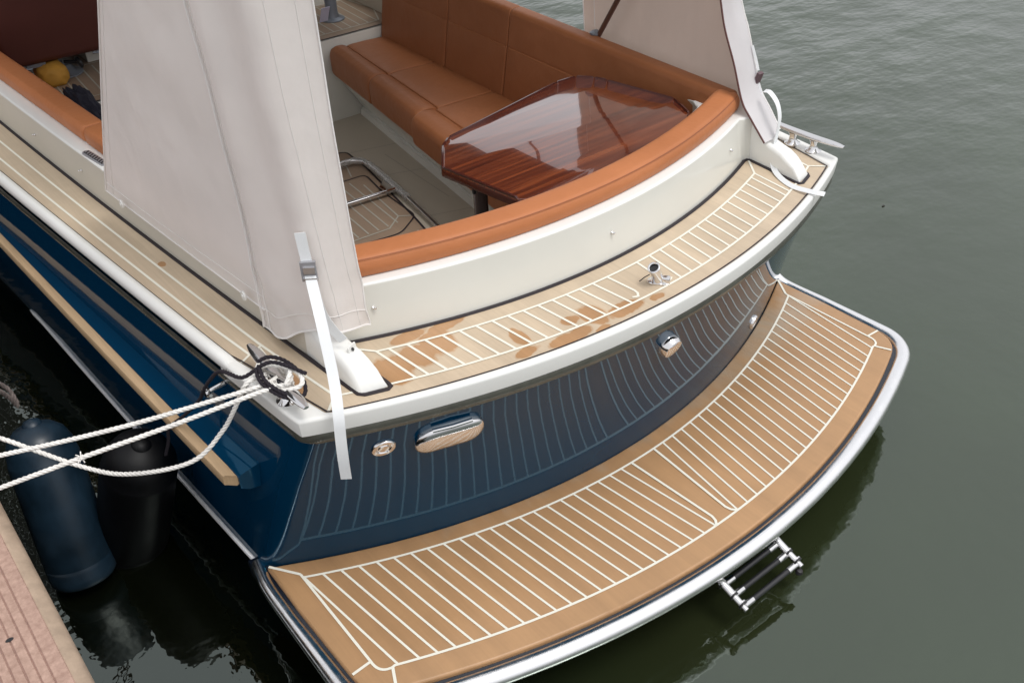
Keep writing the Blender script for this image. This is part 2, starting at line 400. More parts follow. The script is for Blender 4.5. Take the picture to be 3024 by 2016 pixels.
def sweep_fn(prof, place, ts, end=.0, endseg=4):
    """prof: 2D closed; place(t,(u,w)) -> point; both ends rounded by 'end' (in t units * given length)"""
    rings = []; cx = sum(p[0] for p in prof)/len(prof); cy = sum(p[1] for p in prof)/len(prof)
    ex = max(abs(p[0]-cx) for p in prof); ey = max(abs(p[1]-cy) for p in prof); m = min(ex, ey)
    def ring(t, ins):
        k = []
        for (a, b) in prof:
            k.append(place(t, (cx+(a-cx)*(1-ins/ex), cy+(b-cy)*(1-ins/ey))))
        return k
    t0, t1 = ts[0], ts[-1]; r = min(end, m*.9)
    L = []
    if end:
        for i in range(endseg+1):
            a = PI/2*i/endseg; L.append((t0+(end*(1-math.sin(a)) if t1 > t0 else -end*(1-math.sin(a))), r*(1-math.cos(PI/2-a))))
        sg = 1 if t1 > t0 else -1
        start = [(t0+sg*end*(1-math.cos(PI/2*i/endseg)), r*(1-math.sin(PI/2*i/endseg))) for i in range(endseg+1)]
        stop = [(t1-sg*end*(1-math.cos(PI/2*i/endseg)), r*(1-math.sin(PI/2*i/endseg))) for i in range(endseg+1)][::-1]
        mid = [(t, 0) for t in ts if (t-t0)*sg > end*1.05 and (t1-t)*sg > end*1.05]
        seq = start+mid+stop
    else: seq = [(t, 0) for t in ts]
    rings = [ring(t, i) for t, i in seq]
    return loft(rings)
def lin(a, b, n): return [a+(b-a)*i/n for i in range(n+1)]

# ------------------------------------------------------------------ boat lines (x starboard, y forward, z up; swim platform top at z = 0)
DZ = .595; YF = 4.2
def wcap(y): t = y+.83; return .972+.1*t-.0045*t*t          # outer edge of the gunwale
def bseal(y): u = y+.817; return .816+.0982*u-.0098*u*u      # foot of the coaming
def eteak(y): t = y+.83; return wcap(y)-.030 if y > -.52 else .905+(.968-.905)*(y+.845)/(.325)
def arc(y0, k): return lambda x: y0+k*x*x
A_SEAL, A_IN, A_OUT, A_EDGE, A_CAP = arc(-.795, .28), arc(-.849, .266), arc(-.982, .246), arc(-1.032, .235), arc(-1.058, .240)

boat = thing('motor_boat', 'navy blue open motor boat with teak decks moored beside the dock', 'boat', (0, 0, 0))

# hull ---------------------------------------------------------------
def hull_ring(z, offs, offf, y0, k, xr=None, r=.035):
    """offs: side offset at y=-.6, offf at y=1"""
    pts = []
    def side(y):
        o = offs+(offf-offs)*min(1.0, max(0, (y+.6)/1.6)); return wcap(y)+o
    # corner: intersection of side with transom arc
    y = -.8
    for _ in range(30): x = side(y); y = y0+k*x*x
    xc, yc = side(y), y
    port = [(-side(yy), yy) for yy in [YF, 3.4, 2.6, 1.9, 1.3, .8, .4, .1, -.15, -.35, -.5] if yy > yc+r*1.6]
    a = Vector((-side(yc+r), yc+r)); c = Vector((-xc, yc)); b = Vector((-(xc-r), y0+k*(xc-r)**2))
    cor = [tuple(a*(1-t)**2+c*2*t*(1-t)+b*t*t) for t in lin(0, 1, 7)]
    tr = [(-(xc-r)+2*(xc-r)*i/40, 0) for i in range(1, 40)]
    tr = [(x, y0+k*x*x) for x, _ in tr]
    L = port+cor+tr
    R = [(-x, y) for x, y in (port+cor)][::-1]
    return [(x, y, z) for x, y in L+R]
def tz(z):    # transom arc at height z, slightly hollow
    u = z/.54; h = .018*math.sin(PI*min(1, max(0, u)))
    return -.912+(-1.046+.912)*u+h, .262+(.240-.262)*u
rings = []
for z, o1, o2 in [(.552, -.012, -.012), (.50, -.008, -.012), (.42, -.001, -.010), (.33, .012, -.006), (.2, .030, -.002), (.08, .047, .0), (.0, .058, .0), (-.03, .062, .0), (-.06, .055, -.01), (-.14, .02, -.05), (-.24, -.03, -.12), (-.6, -.35, -.5)]:
    y0, k = tz(max(z, -.05)); rings.append(hull_ring(z, o1, o2, y0, k))
v, f = loft(rings, closed=False, caps=False)
mesh_obj('hull', v, f, NAVY, boat, angle=50)
# reflecting band just under the gunwale
rings = []
for z, o in [(.555, -.006), (.550, -.0045), (.530, -.0045), (.524, -.007), (.522, -.014)]:
    rings.append(hull_ring(z, o, o, -1.050 - (.0035 if o > -.006 else 0), .240))
v, f = loft(rings, closed=False, caps=False); mesh_obj('hull_band', v, f, BAND, boat)

# white gunwale cap ----------------------------------------------------
def cap_profile_side(s):
    mb = MB(); ys = lin(YF, -.515, 60)
    prof = [(-.030, .596), (-.028, .605), (-.021, .6095), (-.012, .6100), (-.005, .606), (-.001, .598), (.001, .589), (.000, .581), (-.004, .577), (-.02, .576)]
    rings = []
    for y in ys:
        rings.append([(s*(wcap(y)+a), y, z) for a, z in prof])
    y = -.515   # chamfered end of the raised rail
    rings.append([(s*(wcap(y-.02)+a), y-.02, min(z, .600)) for a, z in prof])
    v, f = loft(rings, closed=False, caps=False); mb.add(v, f); return mb
cap = MB()
for s in (-1, 1): m_ = cap_profile_side(s); cap.add(m_.v, m_.f)
# flush quarter pads + aft rail, one U-shaped contour
def cap_outer(): 
    L = [(-wcap(y), y) for y in (-.50, -.6, -.7, -.79)]
    L += [(-.9715, -.824), (-.969, -.8315)]
    L += [(x, A_CAP(x)) for x in lin(-.955, .955, 60)]
    L += [(.969, -.8315), (.9715, -.824)]
    return L+[(wcap(y), y) for y in (-.79, -.7, -.6, -.50)]
def cap_inner():
    L = [(-(wcap(-.50)-.034), -.50), (-.968, -.532), (-.94, -.66), (-.904, -.838), (-.894, -.846)]
    L += [(x, A_EDGE(x)) for x in lin(-.88, .88, 50)]
    return L+[(.894, -.846), (.904, -.838), (.94, -.66), (.968, -.532), (wcap(-.50)-.034, -.50)]
C = cap_outer()+cap_inner()[::-1]
v, f = prism(C, .553, .6015, .009, 4, base=offset_poly(ccw(C), .004)); cap.add(v, f)
cap.obj('gunwale_cap', GEL, boat, angle=40)

# teak side decks and aft deck ------------------------------------------
ring_out = [(-eteak(y), y) for y in lin(YF, -.50, 30)]+[(-.966, -.534), (-.904, -.838), (-.898, -.844)]+[(x, A_EDGE(x)) for x in lin(-.885, .885, 50)]+[(.898, -.844), (.904, -.838), (.966, -.534)]+[(eteak(y), y) for y in lin(-.50, YF, 30)]
ring_in = [(-bseal(y)+.012, y) for y in lin(YF, -.84, 40)]+[(-.745, -.845)]+[(-.759, -.64)]+[(x, A_SEAL(x)) for x in lin(-.75, .75, 40)]+[(.759, -.64), (.745, -.845)]+[(bseal(y)-.012, y) for y in lin(-.84, YF, 40)]
mb = MB(); v, f = sheet(ring_out+ring_in[::-1], DZ); mb.add(v, f, 0)
W = .0067; ZC = DZ+.0012
def rib(mb, path, w=W, z=ZC, mi=1): v, f = ribbon(path, w, z); mb.add(v, f, mi)
J = {}
for s in (-1, 1):
    l1 = [(s*(bseal(y)+.40*(eteak(y)-bseal(y))), y) for y in lin(YF, -.5, 30)]
    l2 = [(s*(bseal(y)+.745*(eteak(y)-bseal(y))), y) for y in lin(YF, -.53, 30)]
    JJ = (s*.858, A_OUT(.858)+.002)
    rib(mb, l1+[(s*.872, -.70), JJ]); rib(mb, l2)
    e = l2[-1]; rib(mb, [(s*.965, -.545), (e[0], e[1]+.002)], z=ZC+.0004); rib(mb, [e, (s*(bseal(-.53)+.40*(.968-bseal(-.53))), -.512)], z=ZC+.0006); rib(mb, [(e[0]-s*.03, e[1]+.008), (e[0]-s*.026, e[1]-.035)], z=ZC+.0009)
    rib(mb, [JJ, (s*.899, -.840)], z=ZC+.0004)                                     # mitre to the outer corner
    rib(mb, [(s*.696, A_IN(.696)), (s*.752, -.650)], z=ZC+.0004)                    # mitre to the inner corner
rib(mb, [(x, A_OUT(x)) for x in lin(-.860, .860, 70)], z=ZC+.0002)
rib(mb, [(x, A_IN(x)) for x in lin(-.698, .698, 60)], z=ZC+.0002)
# margin line from the inner mitre aft along the fairing, then planks
for s in (-1, 1):
    rib(mb, [(s*.696, A_IN(.696)), (s*.681, A_OUT(.681))])
    xs = .667; 
    while xs > .10:
        rib(mb, [(s*xs, A_IN(xs)), (s*(xs-.0155), A_OUT(xs-.0155))]); xs -= .0432
# king plank
kx, ky = .016, -.01
rib(mb, [(-.092+.0, A_IN(.09)), (-.072, A_OUT(.07)+.03), (-.066, A_OUT(.07)+.012), (-.070, A_OUT(.07))]) if False else None
rib(mb, [(-.055, A_IN(.055)), (-.046, A_OUT(.05)+.040), (-.048, A_OUT(.05)+.026), (-.058, A_OUT(.05)+.014), (-.072, A_OUT(.07)+.020)])
rib(mb, [(.055, A_IN(.055)), (.046, A_OUT(.05)+.040), (.048, A_OUT(.05)+.026), (.058, A_OUT(.05)+.014), (.072, A_OUT(.07)+.020)])
# thin dark joint against the cap
rib(mb, [(-eteak(y)+.0022, y) for y in lin(YF, -.50, 30)]+[(-.963, -.536), (-.900, -.838), (-.893, -.842)]+[(x, A_EDGE(x)+.0022) for x in lin(-.88, .88, 50)]+[(.893, -.842), (.900, -.838), (.963, -.536)]+[(eteak(y)-.0022, y) for y in lin(-.50, YF, 30)], .0042, ZC+.0012, 2)
mb.obj('teak_deck', [TEAKD, CAULKW, CAULKB], boat, smooth=False, recalc=False)
# black sealant bead round the coaming foot
mb = MB()
path = [(-bseal(y), y, DZ+.001) for y in lin(YF, -.80, 60)]+[(-.814, -.830, DZ+.001), (-.804, -.842, DZ+.001), (-.79, -.847, DZ+.001), (-.752, -.860, DZ+.001), (-.742, -.855, DZ+.001), (-.741, -.84, DZ+.001), (-.757, -.655, DZ+.001), (-.752, -.641, DZ+.001)]
path += [(x, A_SEAL(x), DZ+.001) for x in lin(-.735, .735, 60)]
path += [(-p[0], p[1], p[2]) for p in path[:69][::-1]]
path = [path[0]]+[p for a, p in zip(path, path[1:]) if (Vector(a)-Vector(p)).length > 1e-4]
v, f = tube_data(path, .0058, 8); mb.add([(p[0], p[1], DZ+(p[2]-DZ)*.75) for p in v], f)
mb.obj('deck_seal', CAULKB, boat)

# coaming -------------------------------------------------------------------
ZT = .735
outT = [(-(bseal(y)-.006), y) for y in lin(YF, -.585, 40)]+[(-.829, -.615), (-.821, -.630), (-.79, -.636), (-.766, -.635), (-.756, -.631), (-.741, -.624)]
outT += [(x, A_SEAL(x)+.030) for x in lin(-.725, .725, 50)]
outT += [(-x, y) for x, y in outT[:47][::-1]]
outB = [(-(bseal(y)-.003), y) for y in lin(YF, -.585, 40)]+[(-.830, -.618), (-.822, -.634), (-.79, -.642), (-.768, -.645), (-.760, -.646), (-.752, -.642)]
outB += [(x, A_SEAL(x)+.004) for x in lin(-.74, .74, 50)]
outB += [(-x, y) for x, y in outB[:47][::-1]]
inn = [(-(bseal(y)-.125), y) for y in lin(YF, -.42, 30)]+[(x, -.60+.28*x*x) for x in lin(-.70, .70, 40)]+[((bseal(y)-.125), y) for y in lin(-.42, YF, 30)]
v, f = prism(outT+inn[::-1], .585, ZT, .008, 4, base=outB+inn[::-1], bottom=False)
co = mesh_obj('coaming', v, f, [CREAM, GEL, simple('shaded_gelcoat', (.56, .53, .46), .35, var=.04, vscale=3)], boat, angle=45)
for p in co.data.polygons:  # lit tops and shaded sides painted in by face direction
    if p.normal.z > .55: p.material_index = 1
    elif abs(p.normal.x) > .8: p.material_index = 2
# inner liner wall and sole
ZS = .10
v = [(x, y, .725) for x, y in inn]+[(x*.97, y, ZS) for x, y in inn]; n = len(inn)
f = [(i, i+1, n+i+1, n+i) for i in range(n-1)]
v2, f2 = sheet([(x*.97, y) for x, y in inn], ZS)
mb = MB(); mb.add(v, f); mb.add(v2, f2); mb.obj('cockpit_moulding', SOLE, boat, recalc=False)
# moulded fairings at the ends of the side coamings
for s in (-1, 1):
    rings = []
    #   y, top z, x outer base, x inner base
    for y, zt, xo, xi, r in [(-.605, .731, .829, .760, .012), (-.635, .716, .828, .760, .013), (-.662, .690, .827, .759, .013), (-.69, .672, .826, .757, .013), (-.73, .664, .822, .754, .013), (-.762, .658, .820, .750, .013), (-.787, .648, .818, .747, .013), (-.806, .634, .817, .746, .012), (-.823, .616, .816, .745, .010), (-.838, .597, .814, .744, .002)]:
        d = (.73-.655)*0
        o_t, i_t = xo-.005, xi+.004
        ins = .010
        prof = [(xo, .590), (xo-.002, zt*.5+.3)] if False else [(xo, .590), (o_t+.002, zt-r)]
        for k in range(1, 6):
            a = PI/2*k/5; prof.append((o_t-r+r*math.cos(a), zt-r+r*math.sin(a)))
        for k in range(0, 6):
            a = PI/2*k/5; prof.append((i_t+r-r*math.sin(a), zt-r+r*math.cos(a)))
        prof.append((xi, .590))
        shift = .03*((-y-.655)/.19)**2*.4
        rings.append([(s*px, y-(.013 if px < (xo+xi)/2 and y < -.8 else 0), max(pz, .590)) for px, pz in prof])
    v, f = loft(rings, closed=False, caps=True); mesh_obj('coaming_fairing', v, f, GEL, boat, angle=60)

# snap studs on the coaming face
def stud(p, d):
    d = Vector(d).normalized(); M = d.to_track_quat('Z', 'Y').to_matrix()
    v, f = lathe([(.0045, 0), (.0045, .002), (.0028, .004), (.0028, .006), (.004, .008), (.0028, .010), (.0005, .0105)], 12, p, M)
    mesh_obj('snap_stud', v, f, STEEL, boat)
for x, z in ((-.655, .672), (.028, .668), (.640, .672)):
    u = (z-.595)/.14; stud((x, A_SEAL(x)+.004+.026*u, z), (-.5*x*.9, -1, .15))
for y in (.60, .98, 1.38): stud((-(bseal(y)-.004), y, .668), (-1, 0, .1))

# vent grille on the port coaming top
vt = [(-.916, .571), (-.9, .428)]
d = Vector((vt[1][0]-vt[0][0], vt[1][1]-vt[0][1])); L = d.length; ang = math.atan2(d.y, d.x); c0 = Vector(((vt[0][0]+vt[1][0])/2+.004, (vt[0][1]+vt[1][1])/2))
def slotpts(L, w, ang, c): 
    out = []
    for k in range(24):
        a = 2*PI*k/24; x = (L/2-w/2)*(1 if math.cos(a) > 0 else -1)+w/2*math.cos(a); y = w/2*math.sin(a)
        out.append((c.x+x*math.cos(ang)-y*math.sin(ang), c.y+x*math.sin(ang)+y*math.cos(ang)))
    return out
vent = MB(); v, f = prism(slotpts(L, .026, ang, c0), ZT-.002, ZT+.0035, .002, 2); vent.add(v, f, 0)
v, f = sheet(slotpts(L-.010, .016, ang, c0), ZT+.0042); vent.add(v, f, 1)
for i in range(9):
    t = (i-4)/4*(L/2-.014); c = c0+Vector((math.cos(ang), math.sin(ang)))*t
    v, f = box((c.x, c.y, ZT+.005), (.004, .013, .002), Matrix.Rotation(ang+.5, 3, 'Z')); vent.add(v, f, 0)
vent.obj('vent_grille', [GREYP, PLASTIC], boat)

# strake and teak rub strip along the port and starboard sides ----------------------
for s in (-1, 1):
    mb = MB(); rings = []
    fi = lambda y: 1.008+.0791*(y+.61)-.004*(y+.61)**2
    fm = lambda y: 1.064+.0600*(y+.60)-.002*(y+.6)**2
    fo = lambda y: 1.0935+.0570*(y+.60)-.002*(y+.6)**2
    for y in [YF]+lin(3.6, -.56, 30)+[-.61]:
        e = 0
        rings.append([(s*(fi(y)-.03), y, .300+e), (s*(fi(y)-.03), y, .345-e), (s*(fi(y)+.0), y, .340-e), (s*(fm(y)-.006), y, .331-e), (s*fm(y), y, .326-e), (s*fm(y), y, .290+e), (s*(fm(y)-.02), y, .275+e), (s*(fi(y)-.03), y, .26+e)])
    v, f = loft(rings); mb.add(v, f); mb.obj('rubbing_strake', NAVY, boat, angle=30)
    rings = []
    for y in [YF]+lin(3.6, -.55, 30)+[-.585]:
        P = round_profile([(fm(y)-.002, .298), (fm(y)-.002, .332), (fo(y)-.002, .330), (fo(y)+.001, .300)], .006, 2)
        if y < -.58: P = [((a*.97+(fm(y)+.015)*.03), b) for a, b in P]
        rings.append([(s*a, y-(.018 if (y < -.58 and a < fm(y)+.018) else 0), z) for a, z in P])
    v, f = loft(rings); mesh_obj('rub_strip', v, f, TEAKR, boat, angle=40)
    # polished strip near the waterline
    path = [(s*(wcap(y)+.062+(0-.062)*min(1, max(0, (y+.6)/1.6))+.004), y, -.028) for y in lin(1.12, -.57, 40)]
    v, f = tube_data(path, [.001]+[.0065]*40, 10); mesh_obj('side_strip', v, f, simple('satin_strip', (.95, .95, .96), .3, metal=.2), boat)

# swim platform ------------------------------------------------------------------
def plat_contour(side, y0, k, r, yf=-.55, arcn=60):
    yc = y0+k*side*side
    a = Vector((-side, yc+r)); c = Vector((-side, yc)); xb = side-r; b = Vector((-xb, y0+k*xb*xb))
    cor = [tuple(a*(1-t)**2+c*2*t*(1-t)+b*t*t) for t in lin(0, 1, 10)]
    L = [(-side-.004, yf), (-side-.003, -.8)]+cor
    M_ = [(x, y0+k*x*x) for x in lin(-xb, xb, arcn)][1:-1]
    return L+M_+[(-x, y) for x, y in L[::-1]]
plat = MB(); v, f = prism(plat_contour(1.078, -1.374, .209, .10)+[(.7, -.6), (-.7, -.6)], -.075, -.016, .004, 2); plat.add(v, f)
plat.obj('platform_body', NAVYD, boat)
A_FOOT, P_IN, P_OUT = arc(-.906, .26), arc(-.967, .252), arc(-1.293, .214)
tk = MB()
foot = [(x, A_FOOT(x)-.004) for x in lin(1.054, -1.054, 50)]
Cn = [p for p in plat_contour(1.057, -1.360, .212, .075, yf=-.62)]
Cn = [(-1.056, -.622)]+Cn[1:-1]+[(1.056, -.622)]
v, f = prism(Cn+foot[1:-1], -.0155, 0, .007, 3); tk.add(v, f, 0)
ZP = .0012
# margin line: from forward mitre, down the side, round the corner and across
def side_in(y): return 1.0+.001*0
cc = Vector((-1.006, -1.293+.214*1.006**2))
a = Vector((-1.001, -1.049)); c = Vector((-1.004, -1.092)); b = Vector((-.969, -1.096))
cor = [tuple(a*(1-t)**2+c*2*t*(1-t)+b*t*t) for t in lin(0, 1, 10)]
half = [(-1.0, -.702)]+cor
full = half+[(x, P_OUT(x)) for x in lin(-.962, .962, 70)]+[(-x, y) for x, y in half[::-1]]
rib(tk, full, .0068, ZP+.0003); rib(tk, [(x, P_IN(x)) for x in lin(-1.0, 1.0, 70)], .0068, ZP+.0005)
for s in (-1, 1):
    rib(tk, [(s*1.0, -.702), (s*1.053, -.624)], .0075, ZP+.0007)
    rib(tk, [(s*1.001, -1.049), (s*1.054, -1.052)], .0075, ZP+.0007)
    rib(tk, [(s*.969, -1.096), (s*.992, -1.146)], .0075, ZP+.0007)
    x0 = .087; n = 21; pitch = (.954-.087)/20.1
    i = 0
    while True:
        xi = .087+.04335*i
        if xi > .975: break
        yi = P_IN(xi); y = yi; 
        # plank seams converge aft
        for _ in range(20):
            xo = xi-(yi-y)*.128*(.35+.65*1.0) if True else 0
            y = P_OUT(xo)
        rib(tk, [(s*xi, yi), (s*xo, y)], .0060, ZP); i += 1
    # last seam leaves the margin at the forward corner
    xi, yi = .9985, -.712; rib(tk, [(s*xi, yi), (s*.9545, P_OUT(.9545))], .0060, ZP)
    # king plank with nibbed end
    rib(tk, [(s*.0465, P_IN(.0465)), (s*.0285, P_OUT(.03)+.045), (s*.0275, P_OUT(.03)+.030), (s*.0315, P_OUT(.03)+.014), (s*.043, P_OUT(.04))], .0075, ZP+.0009)
tk.obj('platform_deck', [TEAKP, CAULKW], boat, smooth=True, angle=30, recalc=False)
# stainless rail round the platform
side = 1.086; y0 = -1.392; k = .205; r = .10; yc = y0+k*side*side
a = Vector((-side, yc+r)); c = Vector((-side, yc)); xb = side-r; b = Vector((-xb, y0+k*xb*xb))
cor = [tuple(a*(1-t)**2+c*2*t*(1-t)+b*t*t) for t in lin(0, 1, 14)]
L = [(-1.072, -.50, .03), (-1.076, -.55, -.0), (-1.082, -.60, -.020), (-1.084, -.66, -.020), (-1.086, -.8, -.020)]
LS = catmull([(-1.066, -.545, .045), (-1.066, -.575, .022), (-1.069, -.612, -.004), (-1.078, -.66, -.020), (-1.086, -.8, -.020)], 4)
L = [(-1.064, -.572, -.026), (-1.074, -.62, -.022), (-1.083, -.68, -.020), (-1.086, -.8, -.020)]
L2 = [(-p.x, p.y, p.z) for p in LS]+[(-x, y, -.020) for x, y in cor]
L = [(x, y, z) for x, y, z in catmull(L, 4)]+[(x, y, -.020) for x, y in cor[:]]
path = L+[(x, y0+k*x*x, -.020) for x in lin(-xb, xb, 80)][1:-1]+L2[::-1]
v, f = tube_data(path, [.0185 if abs(p[0]) > 1.07 and p[1] > -.9 else .0255 for p in path] and [(.0180+(.0242-.0180)*min(1, max(0, (-.85-p[1])/.25))) for p in path], 20)
mesh_obj('platform_rail', v, f, STEELR, boat)

# boarding ladder folded under the platform --------------------------------------
ld = bpy.data.objects.new('boarding_ladder', None); COL.objects.link(ld); ld.parent = boat; ld.location = (.004, -1.394, -.104); ld.rotation_euler = (math.radians(13), 0, 0)
for x in (-.115, .115):
    mb = MB()
    v, f = tube_data([(x*1.0, .04, .006), (x, .0, 0), (x, -.030, -.003)], .0125, 14); mb.add(v, f)
    v, f = tube_data([(x, -.028, -.003), (x, -.062, -.005)], .0105, 14); mb.add(v, f)
    v, f = tube_data([(x, -.060, -.005), (x, -.084, -.006)], .0085, 14); mb.add(v, f)
    for yy in (.012, -.029, -.061):
        v, f = tube_data([(x, yy, -.001), (x, yy-.004, -.001)], .0145, 14); mb.add(v, f)
        v, f = tube_data([(x, yy-.0045, -.001), (x, yy-.0095, -.001)], .0138, 14); mb.add(v, f, 1)
    v, f = box((x, .055, .022), (.055, .05, .006)); mb.add(v, f)
    mb.obj('ladder_post', [STEEL, PLASTIC], ld)
for yy, zz in ((.004, -.004), (-.033, -.007), (-.070, -.010)):
    mb = MB(); sg = .096
    v, f = tube_data([(-sg+.02, yy, zz), (sg-.02, yy, zz)], .0080, 12); mb.add(v, f, 0)
    for s in (-1, 1):
        v, f = tube_data([(s*(sg-.022), yy, zz), (s*(sg+.012), yy, zz+.002)], .0094, 12); mb.add(v, f, 1)
    mb.obj('ladder_rung', [PLASTIC, STEEL], ld)
v, f = lathe([(.001, -.010), (.008, -.008), (.011, 0), (.008, .008), (.001, .010)], 14, (.108, -.088, -.022)); mesh_obj('ladder_stopper', v, f, RUBBER, ld)

# transom fittings ---------------------------------------------------------------
def tpoint(x, z, off=0):
    y0, k = tz(z); p = Vector((x, y0+k*x*x, z))
    e = .01; y1, k1 = tz(z+e); du = Vector((1, 2*k*x, 0)).normalized(); dv = Vector((0, (y1+k1*x*x)-(y0+k*x*x), e)).normalized()
    n = du.cross(dv).normalized()
    if n.y > 0: n = -n
    return p+n*off, du, dv, n
def on_transom(prof2d_rings, x, z):
    p, du, dv, n = tpoint(x, z); V = []
    rings = []
    for pts, h in prof2d_rings: rings.append([p+du*a+dv*b+n*h for a, b in pts])
    return loft(rings)
def slot(L, w, r, seg=7): return rrect(L, w, r, seg)
v, f = on_transom([(slot(.176, .094, .044), -.006), (slot(.176, .094, .044), .008), (slot(.174, .092, .043), .012), (slot(.166, .084, .040), .0165), (slot(.148, .066, .031), .0205), (slot(.12, .040, .018), .0228), (slot(.09, .012, .005), .0236)], -.632, .425)
o = mesh_obj('outlet_cover', v, f, STEEL, boat, angle=50)
p, du, dv, n = tpoint(-.632, .425)
v, f = tube_data([p+dv*.047+n*.010+du*-.05, p+dv*.049+n*.013, p+dv*.047+n*.010+du*.05], .0055, 10)
mesh_obj('cover_hinge', v, f, STEEL, o)
def disc(x, z, r, h, name, mat, recess=True):
    M = Matrix((tpoint(x, z)[1], tpoint(x, z)[2], tpoint(x, z)[3])).transposed()
    prof = [(r, -.004), (r, h*.5), (r*.93, h), (r*.62, h*1.02), (r*.55, h*.5), (r*.5, h*.5), (r*.42, h*.95), (.001, h*1.0)] if recess else [(r, -.004), (r, h*.6), (r*.86, h), (r*.5, h*1.15), (.001, h*1.2)]
    v, f = lathe(prof, 32, tpoint(x, z)[0], M); return mesh_obj(name, v, f, mat, boat)
disc(-.786, .435, .030, .006, 'drain_fitting', STEEL)
disc(.025, .425, .034, .024, 'shore_socket', STEEL, False)
disc(.675, .085, .026, .008, 'platform_light', STEEL)

# flagstaff socket on the aft deck ---------------------------------------------------
fs = MB()
R_ = Matrix.Rotation(math.radians(-50), 3, 'Z')
v, f = prism(rrect(.060, .034, .014, 4, 0, 0), 0, .004, .0015, 2); fs.add([tuple(R_ @ Vector(p)+Vector((.030, -.955, DZ+.001))) for p in v], f)
v, f = tube_data([(.030, -.952, DZ+.004), (.020, -.955, DZ+.03), (.004, -.958, DZ+.056)], [.0175, .0140, .0150], 24, cap=False); fs.add(v, f)
v, f = tube_data([(.019, -.9555, DZ+.030), (.0050, -.958, DZ+.0525)], .0125, 20); fs.add(v, f, 1)
axv = (Vector((.004, -.958, .056))-Vector((.020, -.955, .03))).normalized(); e1 = axv.orthogonal().normalized(); e2 = axv.cross(e1)
ringp = [Vector((.004, -.958, DZ+.0565))+e1*.0142*math.cos(a*PI/12)+e2*.0142*math.sin(a*PI/12) for a in range(25)]
v, f = tube_data(ringp, .0030, 8); fs.add(v, f)
v, f = prism(rrect(.024, .020, .006, 3), 0, .016, .004, 2); fs.add([tuple(R_ @ Vector(p)+Vector((.040, -.970, DZ+.004))) for p in v], f)
v, f = tube_data([(-.012, -.925, DZ+.006), (-.004, -.935, DZ+.02), (.004, -.945, DZ+.03)], .0015, 6); fs.add(v, f, 1)
fs.obj('flagstaff_socket', [STEEL, PLASTIC], boat)

# cleats --------------------------------------------------------------------------------
for s in (-1, 1):
    cl = bpy.data.objects.new('cleat', None); COL.objects.link(cl); cl.parent = boat
    cl.location = (s*.948, -.708, .600); cl.rotation_euler = (0, 0, s*math.radians(2))
    path = catmull([(0, .147, .048), (0, .11, .047), (0, .05, .0445), (0, 0, .044), (0, -.05, .0445), (0, -.11, .047), (0, -.147, .048)], 5)
    F = frames(path); rings = []
    for i, (p, t, a, b) in enumerate(F):
        u = abs(i/(len(F)-1)*2-1); w = .0165*(1-u**3.2*.62); h = .0085*(1-u**3*.55)
        rings.append([(p.x+w*math.cos(2*PI*k/16), p.y, p.z+h*math.sin(2*PI*k/16)*(1 if math.sin(2*PI*k/16) > 0 else .8)) for k in range(16)])
    v, f = loft(rings); mesh_obj('cleat_horn', v, f, STEEL, cl, angle=60)
    for yy in (.04, -.04):
        v, f = lathe([(.026, 0), (.026, .003), (.017, .008), (.012, .018), (.0125, .030), (.017, .040)], 24, (0, yy, 0)); mesh_obj('cleat_foot', v, f, STEEL, cl)

# small rope guide on the hull side under the gunwale
mb = MB(); v, f = tube_data([(-1.0, -.49, .52), (-1.045, -.49, .515)], .006, 10); mb.add(v, f)
v, f = lathe([(.012, -.006), (.014, 0), (.012, .006)], 16, (-1.047, -.49, .515), Matrix.Rotation(PI/2, 3, 'Y')); mb.add(v, f)
v, f = tube_data([(-1.047, -.515, .52), (-1.047, -.465, .51)], .0045, 10); mb.add(v, f)
mb.obj('rope_guide', STEEL, boat)

# ------------------------------------------------------------------ cockpit interior
def seat_front(y): return .338+.145*(y-.66)
def seat_back(y): return .735+.055*(y-.59)
# bench bases
for s in (-1, 1):
    ys = lin(1.56, -.40, 12) if s > 0 else lin(1.56, .2, 8)
    rings = [[(s*(seat_front(y)+.03), y, .335), (s*(seat_front(y)+.045), y, .30), (s*(seat_front(y)+.15), y, ZS+.03), (s*(seat_front(y)+.135), y, ZS+.028), (s*(seat_front(y)+.13), y, ZS), (s*(seat_back(y)+.06), y, ZS), (s*(seat_back(y)+.06), y, .335)] for y in ys]
    v, f = loft(rings); mesh_obj('bench_base', v, f, CREAM, boat, angle=30)
def seat_cushion(name, y0, y1, s, label, group, step=0):
    def place(t, uw):
        u, w = uw; F = seat_front(t)-step; B = seat_back(t)+.015
        return (s*(F+u*(B-F)), t, .335+w)
    # profile u: 0 front .. 1 back ; w height
    P = [(0.0, .012), (-.006, .098), (.03, .124), (.12, .134), (.20, .131), (.262, .121), (.272, .110), (.282, .119), (.36, .122), (.60, .120), (.98, .112), (1.0, .10), (1.0, 0), (.03, 0)]
    prof = round_profile(P, [.01, .03, .02, .02, .02, .012, .004, .012, .02, .05, .01, .01, .01, .01], 3)
    v, f = sweep_fn(prof, place, lin(y0, y1, 10), end=.022, endseg=5)
    # keep profile scaling sensible
    o = mesh_obj(name, v, f, LEATHER_SHADED, None, angle=60)
    return tag(o, label, 'cushion', group)
G1 = 'tan seat cushions on the starboard bench'
seat_cushion('seat_cushion', 1.545, 1.108, 1, 'tan seat cushion at the forward end of the bench beyond the table', G1)
seat_cushion('seat_cushion', 1.102, .662, 1, 'middle tan seat cushion between the forward cushion and the table end', G1)
seat_cushion('seat_cushion', .656, -.30, 1, 'tan seat cushion running under the mahogany table edge', G1, .022)
seat_cushion('seat_cushion', 1.545, .42, -1, 'tan seat cushion behind the port canvas curtain', G1)

